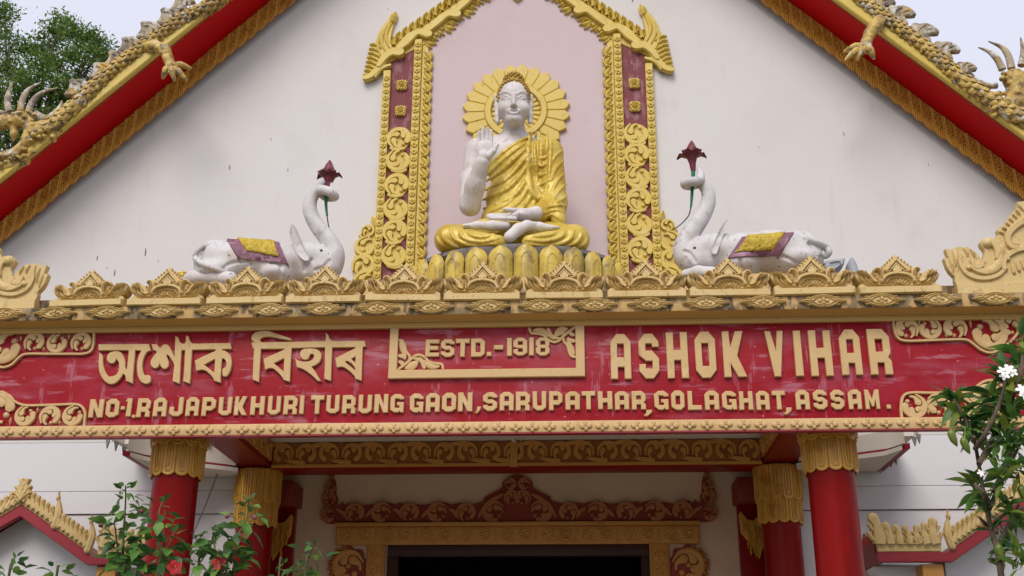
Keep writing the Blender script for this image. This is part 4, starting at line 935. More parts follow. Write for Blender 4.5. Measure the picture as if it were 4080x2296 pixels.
    for c_, r_, sp, ph in (((205, 985), 62, 1, 200), ((180, 1125), 96, -1, 90), ((165, 1300), 108, 1, 200), ((170, 1460), 108, -1, 90)): scroll(m, Zs(*c_), r_*ks, sp, R(ph), .026, 'flat', 2, .02)
    m.ribbon([Zs(275, 930), Zs(262, 880), Zs(245, 855)], [20*ks, 22*ks, 10*ks], .03, .018, 'round')
    part('side_scroll', m, M['gold'], niche)
m = MB(plane_tf(YG, NC)); zc = nz(14, 2060)
m.plate([(0, zc), (-.05, zc+.05), (-.04, zc+.10), (-.10, zc+.14), (-.10, zc+.5), (.10, zc+.5), (.10, zc+.14), (.04, zc+.10), (.05, zc+.05)], 0, .05, b=.01); part('apex_pendant', m, M['gold'], niche)

# ---------------------------------------------------------------- halo
hc = U(2057, 452, YG); HR = 209*2.33/1000
halo = thing('halo_disc', 'gold sunflower halo with pointed rays behind the head of the seated statue', 'halo', (hc[0], YG, hc[2]))
q = MB(plane_tf(0)); r0, r1, a = HR*.60, HR, R(7.35)
q.plate([(-r0*math.sin(a), r0*math.cos(a)), (-r1*.93*math.sin(a), r1*.93*math.cos(a)), (-r1*.5*math.sin(a), r1*.985), (0, r1*1.03), (r1*.5*math.sin(a), r1*.985), (r1*.93*math.sin(a), r1*.93*math.cos(a)), (r0*math.sin(a), r0*math.cos(a))], 0, .035, b=.008)
pm = q.mesh('ray', M['gold'])
for i in range(24): inst('ray', pm, halo, (hc[0], YG-.013, hc[2]), (0, R(15*i+7.5), 0))
m = MB(plane_tf(YG-.012)); ring = [(hc[0]+HR*.535*math.cos(R(t)), hc[2]+HR*.535*math.sin(R(t))) for t in range(0, 361, 10)]
m.ribbon(ring, [HR*.068]*2, .05, 0, 'flat', 2, (0, 0)); part('ring', m, M['gold'], halo)
m = MB(plane_tf(YG-.012)); m.plate([(hc[0]+HR*.47*math.cos(R(t)), hc[2]+HR*.47*math.sin(R(t))) for t in range(0, 360, 10)], 0, .015, b=.002); disc = part('disc', m, M['gold'], halo)
q = MB(plane_tf(0)); q.ribbon([(0, HR*.2), (0, HR*.43)], [HR*.02, HR*.045], .016, 0, 'round', 3); pq = q.mesh('inner_petal', M['gold'])
for i in range(26): inst('inner_petal', pq, disc, (hc[0], YG-.027, hc[2]), (0, 2*math.pi*i/26, 0))
# ================================================================ SEATED STATUE
seat = U(2047, 985, 8.4)
bud_t = thing('seated_statue', 'white seated figure in gold robe, right hand raised, on the lotus pedestal', 'statue', (seat[0], 8.65, seat[2]))
B = lambda x, y, Y: U(x, y, Y)
robe = SDF()
robe.ell(B(2068, 665, 8.76), (.275, .16, .25), .05); robe.ell(B(2058, 800, 8.75), (.262, .185, .26), .06); robe.ell(B(2040, 875, 8.72), (.262, .2, .16), .05)
pa, pb = B(1928, 652, 8.6), B(2122, 520, 8.6); dv = pb-pa
robe.cut(pa, np.array((-dv[2], 0, dv[0])), .012)
robe.ell(B(2182, 605, 8.77), (.125, .13, .12), .05)
robe.cap(B(2192, 620, 8.75), B(2206, 800, 8.68), .112, .112, .05)
robe.cap(B(2206, 820, 8.66), B(2150, 852, 8.44), .112, .078, .04)
robe.chain([B(2215, 835, 8.5), B(2226, 880, 8.46), B(2238, 918, 8.44)], [.075, .055, .03], .03)
base_robe = SDF(); base_robe.p = list(robe.p)
YR0, YR1 = 8.1, 9.0
def fold(S, base, pts, r, k=.007):
    r = r*1.22
    pts = cat(pts, 4); P = [base.hit(p[0], p[1], YR0, YR1) for p in pts]
    n = len(P)
    for i in range(n-1):
        t0, t1 = i/(n-1), (i+1)/(n-1); e = lambda t: r*(.35+.65*math.sin(math.pi*min(max(t, .08), .92)))
        S.cap(P[i], P[i+1], e(t0), e(t1), k)
for pts, r in ((((2118, 538), (2030, 590), (1945, 662)), .016), (((2112, 560), (2045, 605), (1945, 690)), .015), (((2112, 580), (2060, 625), (1990, 690), (1935, 722)), .017), (((2113, 600), (2070, 660), (2010, 722), (1930, 758)), .018), (((2114, 630), (2080, 690), (2020, 755), (1926, 796)), .018), (((2115, 660), (2088, 730), (2035, 790), (1928, 832)), .017), (((2118, 690), (2096, 760), (2045, 825), (1935, 868)), .016), (((2122, 730), (2108, 790), (2065, 845), (1985, 890)), .015), (((2130, 780), (2125, 820), (2095, 850)), .013),
               (((2000, 640), (1970, 672), (1940, 700)), .010), (((2050, 720), (2000, 762), (1940, 785)), .010), (((2070, 760), (2020, 815), (1950, 845)), .010)): fold(robe, base_robe, pts, r)
# the folded outer cloth over the shoulder: two long edges joined in a loop, with stepped pleats
for pts, r in ((((2112, 528), (2104, 620), (2106, 710), (2118, 770), (2145, 795), (2170, 780), (2182, 740)), .021), (((2136, 526), (2130, 600), (2136, 660), (2140, 730), (2158, 765)), .016), (((2158, 530), (2156, 600), (2152, 660)), .018), (((2178, 536), (2180, 590), (2178, 620)), .018), (((2196, 556), (2192, 640), (2186, 720)), .014),
               (((2150, 622), (2168, 632), (2182, 618)), .013), (((2142, 655), (2162, 664), (2180, 650)), .013), (((2138, 690), (2158, 700), (2176, 690)), .013), (((2140, 725), (2160, 736), (2178, 722)), .014),
               (((2245, 640), (2215, 672), (2196, 720)), .011), (((2250, 690), (2220, 722), (2200, 762)), .011), (((2256, 735), (2228, 760), (2205, 795)), .011), (((2258, 780), (2232, 800), (2200, 818)), .011), (((2256, 820), (2222, 820), (2178, 826)), .011), (((2250, 850), (2215, 838), (2168, 850)), .010), (((2240, 880), (2200, 855), (2166, 870)), .010), (((2238, 600), (2212, 625), (2200, 650)), .010)): fold(robe, base_robe, pts, r)
# crossed legs under the robe
legs = SDF()
legs.ell(B(2040, 935, 8.66), (.46, .24, .12), .06)
for x0, x1, xa in ((1960, 1792, 1985), (2135, 2288, 2110)):
    legs.cap(B(x0, 940, 8.58), B(x1, 955, 8.34), .125, .115, .06); legs.cap(B(x1, 957, 8.33), B(xa, 968, 8.19), .108, .062, .05)
bl = SDF(); bl.p = list(legs.p); YR0, YR1 = 7.9, 8.9
for pts in (((1858, 914), (1880, 938), (1930, 946), (1990, 925)), ((1830, 915), (1850, 950), (1920, 965), (2000, 945)), ((1795, 915), (1815, 955), (1880, 978), (1975, 972)), ((1762, 925), (1775, 960), (1830, 988)), ((1740, 940), (1750, 965), (1775, 985)),
            ((2225, 915), (2200, 935), (2150, 942), (2110, 940)), ((2252, 915), (2235, 945), (2170, 962), (2095, 955)), ((2285, 915), (2270, 955), (2200, 978), (2100, 974)), ((2318, 930), (2300, 965), (2250, 985)), ((2338, 950), (2328, 972), (2300, 988)), ((2015, 965), (2045, 960), (2075, 972))): fold(legs, bl, pts, .013)
m = MB(); robe.mesh(m, .007); legs.mesh(m, .0085); part('robe', m, M['robe'], bud_t, 180, label='gold painted robe with deep folds over one shoulder')
# body
sk = SDF()
sk.ell(B(2035, 622, 8.77), (.235, .135, .15), .06); sk.ell(B(1908, 603, 8.77), (.112, .12, .11), .06); sk.ell(B(2165, 600, 8.8), (.11, .10, .10), .05)
sk.cap(B(2048, 470, 8.76), B(2048, 565, 8.78), .088, .105, .05)
sk.cap(B(1980, 570, 8.79), B(2110, 565, 8.79), .07, .07, .06)
sk.chain([B(1900, 610, 8.77), B(1880, 720, 8.74), B(1872, 815, 8.66)], [.107, .094, .088], .04)
sk.chain([B(1874, 822, 8.62), B(1893, 740, 8.52), B(1922, 648, 8.42)], [.084, .078, .058], .04)
sk.chain([B(2176, 850, 8.5), B(2135, 852, 8.40), B(2090, 856, 8.33)], [.062, .055, .045], .03)
# feet
sk.chain([B(2015, 900, 8.30), B(1960, 900, 8.27), B(1900, 899, 8.25), B(1856, 902, 8.24)], [.038, .038, .031, .02], .02)
sk.chain([B(2030, 945, 8.17), B(2065, 915, 8.2), B(2100, 900, 8.24), B(2150, 904, 8.24), B(2215, 910, 8.24)], [.046, .047, .042, .035, .02], .02)
for i in range(4): sk.cap(B(1866-i*2, 898+i*3, 8.22+.012*i), B(1848+i, 899+i*3, 8.22+.012*i), .012, .011, .006); sk.cap(B(2205, 905+i*3, 8.22+.012*i), B(2226-i, 908+i*3, 8.22+.012*i), .012, .011, .006)
m = MB(); sk.mesh(m, .008)
# head
hd = SDF(); YH = 8.68
hd.ell(B(2047, 400, YH), (.140, .165, .165), .03); hd.ell(B(2047, 446, YH-.03), (.126, .118, .112), .06); hd.ell(B(2047, 480, YH-.07), (.07, .062, .045), .05)
hd.cap(B(2048, 470, 8.74), B(2048, 540, 8.77), .085, .09, .05)
for x in (2010, 2084): hd.ell(B(x, 436, YH-.085), (.05, .05, .045), .05)
hb = SDF(); hb.p = list(hd.p); YR0, YR1 = 8.3, 8.9
hh_ = lambda x, y: hb.hit(x, y, 8.3, 8.9)
off = lambda p, d: p+np.array((0, d, 0))
for s_ in (-1, 1):
    ex = 2047+s_*31
    hd.ell(off(hh_(ex, 390), .004), (.036, .014, .013), .012, 's'); hd.ell(off(hh_(ex, 391), .012), (.029, .016, .012), .005)
    for (dx0, dy0, dx1, dy1, dx2, dy2, r) in ((-18, 2, 0, -8, 18, 1, .0050), (-15, 3, 0, 8, 15, 2, .0035), (-9, 0, 0, 3, 9, 0, .004)):
        P = [off(hh_(ex+a, 391+b), .002) for a, b in cat([(dx0, dy0), (dx1, dy1), (dx2, dy2)], 4)]
        for i in range(len(P)-1): hd.cap(P[i], P[i+1], r, r, .005)
    P = [off(hh_(2047+s_*a, b), .004) for a, b in cat([(12, 376), (22, 368), (38, 366), (55, 377)], 4)]
    for i in range(len(P)-1): hd.cap(P[i], P[i+1], .007, .007, .008)
    hd.ell(off(hh_(2047+s_*8, 422), -.008), (.014, .016, .010), .01)
nb = [off(hh_(2047, y), d) for y, d in ((376, .004), (392, -.004), (408, -.013), (420, -.022))]
hd.chain(nb, [.010, .011, .013, .016], .02)
P = [off(hh_(2047+a, b), .0) for a, b in cat([(-23, 442), (-9, 437), (0, 439), (9, 437), (23, 442)], 4)]
for i in range(len(P)-1): hd.cap(P[i], P[i+1], .009, .009, .006)
P = [off(hh_(2047+a, b), .0) for a, b in cat([(-20, 446), (-8, 452), (8, 452), (20, 446)], 4)]
for i in range(len(P)-1): hd.cap(P[i], P[i+1], .010, .010, .006)
for s_ in (-1, 1):
    hd.chain([B(2047+s_*64, 388, YH+.01), B(2047+s_*66, 425, YH+.0), B(2047+s_*66, 460, YH-.01), B(2047+s_*65, 486, YH-.015)], [.032, .024, .019, .022], .02)
hd.mesh(m, .0045)
# raised hand and lap hand
hn = SDF(); YH2 = 8.40
hn.cap(B(1920, 660, 8.43), B(1928, 625, 8.41), .055, .052, .02); hn.ell(B(1932, 592, YH2), (.072, .03, .078), .02)
for x, yt, xt in ((1906, 522, 1909), (1923, 509, 1925), (1940, 507, 1941), (1957, 517, 1957)):
    hn.chain([B(x, 580, YH2), B((x+xt)/2, 548, YH2+.006), B(xt, yt+5, YH2-.006)], [.0172, .0168, .0145], .003)
hn.chain([B(1948, 622, YH2-.01), B(1966, 604, YH2-.02), B(1983, 577, YH2-.03)], [.03, .022, .014], .012)
hn.mesh(m, .0042)
hn = SDF(); hn.chain([B(2135, 852, 8.40), B(2085, 856, 8.32), B(2050, 862, 8.31)], [.055, .048, .036], .02); hn.ell(B(2075, 862, 8.32), (.07, .065, .032), .02)
for i, (yy, xt) in enumerate(((858, 1950), (862, 1942), (867, 1944), (872, 1952))): hn.chain([B(2052, yy, 8.27+.033*(3-i)), B(2000, yy-1, 8.26+.033*(3-i)), B(xt, yy-2, 8.26+.033*(3-i))], [.018, .0165, .012], .004)
hn.chain([B(2085, 846, 8.33), B(2050, 838, 8.28), B(2010, 834, 8.26)], [.03, .02, .014], .008)
hn.mesh(m, .0042)
body = part('body', m, M['skin'], bud_t, 180, label='weathered white painted body with long ears and downcast face')
# dark mould below the nose, a stain of its own shape
g = MB(); P = hd.hit(2046, 427, 8.3, 8.9)
for dx, dz, r in ((-.018, -.015, .006), (-.008, -.014, .0065), (.002, -.014, .007), (.012, -.014, .0065), (.021, -.016, .006), (.0, -.021, .005)): 
    q_ = hd.hit(2046+dx*490, 427-dz*460, 8.3, 8.9); g.ball((q_[0], q_[1]+r*.6, q_[2]), r, 8)
part('mould_spot', g, M['stain'], body)
# hair of snail curls
g = MB(); hcen = B(2047, 395, YH); rr_ = np.array((.145, .172, .178))
cap_ = SDF(); cap_.ell(B(2047, 394, YH+.012), (.143, .165, .172), .01); cap_.ell(B(2047, 326, YH+.02), (.085, .088, .072), .04)
pn = B(2047, 341, YH-.103); HN = np.array((0, -.98, -.18)); cap_.cut(pn, HN, .01); cap_.mesh(g, .008)
N = 420
for i in range(N):
    z = 1-2*(i+.5)/N; ph = i*2.39996; d = np.array((math.sqrt(1-z*z)*math.cos(ph), math.sqrt(1-z*z)*math.sin(ph), z))
    p = B(2047, 394, YH+.012)+d*np.array((.143, .165, .172))
    if (p-pn)@HN < .004 and p[2] > hcen[2]-.13: g.ball(p, .0145, 6)
N = 110
for i in range(N):
    z = 1-2*(i+.5)/N; ph = i*2.39996; d = np.array((math.sqrt(1-z*z)*math.cos(ph), math.sqrt(1-z*z)*math.sin(ph), z))
    if z > -.25: g.ball(B(2047, 326, YH+.02)+d*np.array((.087, .09, .074)), .0145, 6)
part('hair', g, M['hair'], bud_t, 60, label='gold brown snail-curl hair with topknot')

# ================================================================ LOTUS PEDESTAL
lp = thing('lotus_pedestal', 'stained gold lotus pedestal of upright petals under the seated statue', 'pedestal', (seat[0], 8.65, 4.50))
LC = (seat[0]+.012, 8.68); RX, RY = .85, .55; zl1 = U(2047, 978, 8.15)[2]; zl0 = 4.51
m = MB(); m.lathe((LC[0], LC[1], 0), [(.0, zl0), (.93, zl0), (.93, zl1-.05), (.97, zl1-.02), (.97, zl1+.01), (.94, zl1+.02), (0, zl1+.02)], 48, RX, RY); core = part('core', m, M['stone_grey'], lp)
NP = 27; PHt = zl1-zl0-.005
hwp = .09; VC = 1-hwp*1.25/PHt
def petal_mb():
    m = MB(); nu, nv = 8, 16; vs = []; fs = []
    for j in range(nv+1):
        v = VC*j/5 if j <= 5 else VC+(1-VC)*math.sin(math.pi/2*(j-5)/(nv-5))
        wv = hwp*(.92+.08*math.sin(math.pi*v)) if v < VC else hwp*(max(0, 1-((v-VC)/(1-VC+.001))**2.3))**.5
        for i in range(nu+1):
            u = -1+2*i/nu; bulge = .055*(1-u*u)**.7*(1-max(0, v-.8)*2.5)
            vs.append((wv*u, -bulge-.012*(v > .9)*0, PHt*v))
    for j in range(nv):
        for i in range(nu): a = j*(nu+1)+i; fs.append((a, a+1, a+nu+2, a+nu+1))
    m.add(vs, fs, True); return m
pme = petal_mb().mesh('petal', M['lotus'], sharp=60)
ip = MB()
pts = [(-.42, .0), (-.42, .7), (-.36, .80), (0, .87), (.36, .80), (.42, .7), (.42, 0)]; P = cat(pts, 4)
f3 = lambda u, v: np.array((hwp*u, -.055*(1-u*u)**.7*(1-max(0, v-.8)*2.5)-.001, PHt*v))
ip.tube([f3(*p) for p in P], [.0055, .0055], 6, 1)
ipm = ip.mesh('petal_rib', M['lotus'])
for i in range(NP):
    a = 2*math.pi*(i+.5)/NP
    # equal spacing along the ellipse
    th = a-.5*math.pi; x, y = LC[0]+RX*math.cos(th), LC[1]+RY*math.sin(th)
    nrm = math.atan2(math.sin(th)/RY, math.cos(th)/RX); ds = math.hypot(RX*math.sin(th), RY*math.cos(th))*2*math.pi/NP
    o = inst('petal', pme, lp, (x, y, zl0), (0, 0, nrm+math.pi/2), (ds/2/hwp*.98, 1, 1+random.uniform(-.015, .015)))
    e = inst('petal_rib', ipm, o, wl(o))

# ================================================================ ELEPHANTS
def elephant(name_label, T, YE, side, prims, trunk, curl, tail, ear, eye, blanket, field, foot, crease):
    t = thing('elephant_statue', name_label, 'elephant statue', (T(*prims[0][0])[0] if False else U(*T(*prims[0][0]), YE)[0], YE, 4.50), 'white kneeling elephants')
    S = SDF(); b = lambda p, dy=0.0: U(*T(p[0], p[1]), YE+dy)
    for c, r, dy in prims: S.ell(b(c, dy), r, .06)
    S.chain([b((x, y), d) for x, y, d, r in trunk], [q[3] for q in trunk], .03, 6)
    S.chain([b((x, y), d) for x, y, d, r in curl], [q[3] for q in curl], .01, 4)
    base = SDF(); base.p = list(S.p)
    for pts in crease:
        P = [base.hit(*T(*p), YE-.5, YE+.2) for p in cat(pts, 4)]
        for i in range(len(P)-1): S.cap(P[i]+np.array((0, .004, 0)), P[i+1]+np.array((0, .004, 0)), .010, .010, .012, 's')
    m = MB(); S.mesh(m, .0075); body = part('body', m, M['eleph'], t, 180)
    m = MB(); m.tube([base.hit(*T(x, y), YE-.5, YE+.25)+np.array((0, -r*.4, 0)) for x, y, r in tail], [q[2] for q in tail], 10, 5); part('tail', m, M['eleph'], t)
    # ears on both sides of the head
    for sgn in (-1, 1):
        m = MB(); P = cat([b(p) for p in ear], 4, True); n = len(P); cen = sum(P)/n
        dy = sgn*.13
        def sh(p, o):
            q = (p-cen); k = abs(q[0])*.6; return p+np.array((0, dy+sgn*k*.25+o, 0))
        vs = [sh(p, -.012) for p in P]+[sh(p, .012) for p in P]+[sh(cen, -.03*sgn-.012), sh(cen, -.03*sgn+.012)]
        fs = []
        for i in range(n):
            j = (i+1) % n; fs += [(i, j, 2*n), (n+j, n+i, 2*n+1), (i, n+i, n+j, j)]
        m.add(vs, fs, True); part('ear', m, M['eleph'], t, 60)
    m = MB(); p = S.hit(*T(*eye), YE-.5, YE+.2); m.ball(p+np.array((0, .004, 0)), .012, 10); part('eye', m, M['wire'], t)
    # saddle cloth: sheet projected on the flank, over the back and down the other side
    def sheet(quad, lift, nu, nv, bump):
        m = MB(); A = [np.array(q, float) for q in quad]; rows = []
        for j in range(nv+1):
            v = j/nv; row = []
            for i in range(nu+1):
                u = i/nu; p = (A[0]*(1-u)+A[1]*u)*(1-v)+(A[3]*(1-u)+A[2]*u)*v
                q = base.hit(*T(*p), YE-.5, YE+.02); e = 1e-3
                g_ = np.array([float(base.ev((q+np.array(d)*e)[None])[0]-base.ev((q-np.array(d)*e)[None])[0]) for d in ((1, 0, 0), (0, 1, 0), (0, 0, 1))]); g_ /= (np.linalg.norm(g_) or 1)
                bb = bump*(random.random()) if bump and 0 < i < nu and 0 < j < nv else 0
                row.append(q+g_*(lift+bb))
            rows.append(row)
        mir = lambda p: np.array((p[0], 2*YE-p[1], p[2]))
        allr = [[mir(p) for p in r] for r in reversed(rows)]+rows
        R_ = len(allr); vs = [p for r in allr for p in r]; n = nu+1
        fs = [(j*n+i, j*n+i+1, (j+1)*n+i+1, (j+1)*n+i) for j in range(R_-1) for i in range(nu)]
        m.add(vs, fs, True)
        # turned-in hem so that the cloth has an edge
        for r, dz in ((rows[-1], 1), (allr[0], 1)):
            k = len(r); m.add([p for p in r]+[p+np.array((0, .03 if r is rows[-1] else -.03, 0.004)) for p in r], [(i, i+1, k+i+1, k+i) for i in range(k-1)], True)
        for i in (0, nu):
            c_ = [r[i] for r in allr]; k = len(c_); ctr = np.array((0, YE, 0))
            m.add([p for p in c_]+[np.array((p[0], p[1]+(YE-p[1])*.12, p[2]-.03)) for p in c_], [(j, j+1, k+j+1, k+j) for j in range(k-1)], True)
        return m
    bk = part('saddle_cloth', sheet(blanket, .014, 14, 8, 0), M['purple'], t, 60, label='mauve bordered saddle cloth')
    part('cloth_field', sheet(field, .022, 34, 14, .012), M['yellow_pile'], bk, 180)
    for name, fn in foot.items(): part(name, fn(b), M['grey_foot'] if 'rear' in name else M['eleph'], t, 60)
    return t, b
T4 = lambda x, y: (700+x/2.071, 600+y/2.071)
T5 = lambda x, y: (2550+x/1.8126, 500+y/1.8126)
def footL(b):
    m = MB(); S = SDF(); S.chain([b((40, 1075), -.06), b((150, 1050), -.10), b((330, 1050), -.14), b((450, 1060), -.16)], [.04, .048, .05, .055], .03)
    S.mesh(m, .008); return m
def rearR(b):
    m = MB(plane_tf(7.72)); f = lambda x, y: uv(*T5(x, y), 7.72)
    m.plate([f(1335, 985), f(1478, 962), f(1470, 1010), f(1400, 1060), f(1380, 1120), f(1330, 1120)], -.12, .02, b=.01)
    m.ribbon([f(1370, 1000), f(1440, 990), f(1425, 1030), f(1385, 1050)], [.006]*2, .012, .018, 'round', 3)
    m.plate(cat([f(1510, 975), f(1530, 962), f(1560, 1010), f(1578, 1080), f(1578, 1150), f(1540, 1150), f(1520, 1090), f(1503, 1020)], 3, True), -.1, .03, b=.012)
    return m
def frontR(b):
    m = MB(); S = SDF(); S.chain([b((330, 1075), -.10), b((420, 1060), -.14), b((520, 1070), -.16)], [.035, .045, .05], .02); S.mesh(m, .008); return m
YE1 = 7.80
eL, bL = elephant('white kneeling elephant facing right with upturned trunk, left of the niche', T4, YE1, 1,
    [((340, 930), (.17, .18, .175), 0), ((600, 930), (.26, .19, .16), 0), ((860, 940), (.17, .17, .145), 0), ((1120, 880), (.115, .12, .10), 0), ((1225, 910), (.10, .10, .10), 0), ((1040, 900), (.12, .13, .12), 0), ((1230, 1000), (.10, .10, .08), 0), ((1120, 1010), (.11, .10, .08), 0), ((360, 1040), (.16, .22, .09), 0), ((850, 1060), (.12, .2, .08), 0)],
    [(1275, 960, 0, .092), (1308, 860, 0, .074), (1262, 745, 0, .062), (1165, 620, 0, .055), (1108, 500, 0, .050), (1118, 400, 0, .044), (1165, 335, 0, .037)],
    [(1165, 335, 0, .037), (1215, 325, -.05, .034), (1275, 345, -.075, .033), (1310, 375, -.04, .033), (1300, 385, .03, .032), (1240, 385, .05, .03), (1200, 345, .02, .029), (1195, 290, -.01, .026), (1215, 258, -.02, .018)],
    [(245, 785, .016), (190, 830, .02), (165, 890, .024), (215, 935, .022), (320, 975, .02), (430, 1020, .02), (500, 1060, .02)],
    [(1000, 672), (1030, 710), (1070, 800), (1115, 900), (1140, 960), (1100, 970), (1045, 920), (1005, 850), (982, 760), (984, 700)], (1200, 826),
    [(420, 742), (850, 768), (925, 940), (530, 888)], [(515, 742), (810, 764), (850, 882), (590, 834)], {'leg': footL},
    [((390, 985), (430, 940), (520, 915), (600, 905), (625, 940)), ((780, 925), (860, 940), (868, 1040)), ((1150, 985), (1220, 960), (1270, 905)), ((1060, 990), (1075, 930), (1120, 900)), ((205, 870), (235, 800), (262, 780))])
eR, bR = elephant('white kneeling elephant facing left with upturned trunk, right of the niche', T5, YE1, -1,
    [((1150, 930), (.165, .18, .17), 0), ((950, 920), (.26, .19, .165), 0), ((720, 930), (.17, .17, .15), 0), ((500, 890), (.115, .12, .105), 0), ((400, 930), (.11, .10, .105), 0), ((590, 900), (.12, .13, .11), 0), ((400, 1000), (.11, .10, .08), 0), ((480, 1000), (.11, .10, .09), 0), ((1150, 1010), (.16, .22, .10), 0), ((720, 1040), (.12, .2, .09), 0)],
    [(340, 960, 0, .088), (318, 880, 0, .075), (375, 770, 0, .064), (450, 660, 0, .057), (492, 560, 0, .052), (490, 480, 0, .044), (455, 430, 0, .036)],
    [(455, 430, 0, .036), (425, 420, .05, .033), (370, 435, .06, .033), (330, 430, .02, .033), (330, 415, -.04, .033), (380, 405, -.07, .032), (430, 395, -.05, .03), (438, 360, -.02, .027), (425, 310, 0, .014)],
    [(1210, 825, .022), (1270, 850, .026), (1330, 880, .028), (1362, 920, .026), (1330, 950, .022), (1285, 925, .018)],
    [(608, 742), (614, 770), (585, 850), (545, 960), (530, 985), (500, 970), (520, 900), (560, 810)], (395, 885),
    [(735, 815), (1110, 780), (985, 935), (640, 962)], [(775, 808), (1045, 784), (950, 895), (690, 928)], {'leg': frontR, 'rear_foot': rearR},
    [((1010, 940), (1060, 955), (1120, 990)), ((720, 960), (735, 1040)), ((320, 905), (360, 925), (400, 980)), ((1190, 820), (1240, 880), (1280, 940))])
def held_flower(lab, b, cup, pet, tip, spread, stem, wire):
    base = b(cup); f = thing('held_flower', lab, 'flower', base, 'maroon flowers held in the trunks')
    c = b(pet); tp = b(tip); r = spread
    m = MB(); m.tube([base, base*.5+c*.5, c], [.018, .026, .05], 12, 4); part('calyx', m, M['maroon'], f)
    for i in range(5):
        a = 2*math.pi*i/5+.25; d = np.array((math.cos(a), math.sin(a), 0)); n = np.array((-math.sin(a), math.cos(a), 0))
        q = MB(); rows = []
        for t_, wd, dz in ((0, .03, -.02), (.35, .042, .0), (.7, .03, .012), (1.0, .003, -.012)):
            p = c+d*(.02+(r-.02)*t_)+np.array((0, 0, dz)); rows.append([p-n*wd+np.array((0, 0, .008)), p, p+n*wd+np.array((0, 0, .008))])
        vs = [p for rw in rows for p in rw]; vs += [p-np.array((0, 0, .008)) for p in vs]; k = 12
        fs = []
        for j in range(3):
            for i2 in range(2): a0 = j*3+i2; fs += [(a0, a0+1, a0+4, a0+3), (k+a0, k+a0+3, k+a0+4, k+a0+1)]
        for j in range(3): fs += [(j*3, j*3+3, k+j*3+3, k+j*3), (j*3+2, k+j*3+2, k+j*3+5, j*3+5)]
        q.add(vs, fs, True); part('petal', q, M['maroon'], f, 60)
    m = MB(); m.tube([c, c*.6+tp*.4, c*.25+tp*.75, tp], [.045, .042, .022, .002], 12, 4); part('bud', m, M['maroon'], f)
    m = MB(); m.tube([base]+[b(p) for p in stem], [.016, .012, .008], 8, 5); part('stem', m, M['green_paint'], f)
    m = MB(); m.tube([b(p) for p in wire], [.005, .004], 6, 5); part('wire', m, M['wire'], f)
held_flower('maroon star flower held in the trunk of the left elephant', bL, (1248, 300), (1262, 205), (1272, 78), .105, ((1240, 400), (1242, 470), (1250, 540)), ((1248, 535), (1258, 600), (1268, 655)))
held_flower('maroon star flower held in the trunk of the right elephant', bR, (385, 330), (373, 215), (373, 110), .118, ((378, 440), (374, 520), (368, 590)), ((368, 585), (352, 650), (300, 710), (245, 752)))
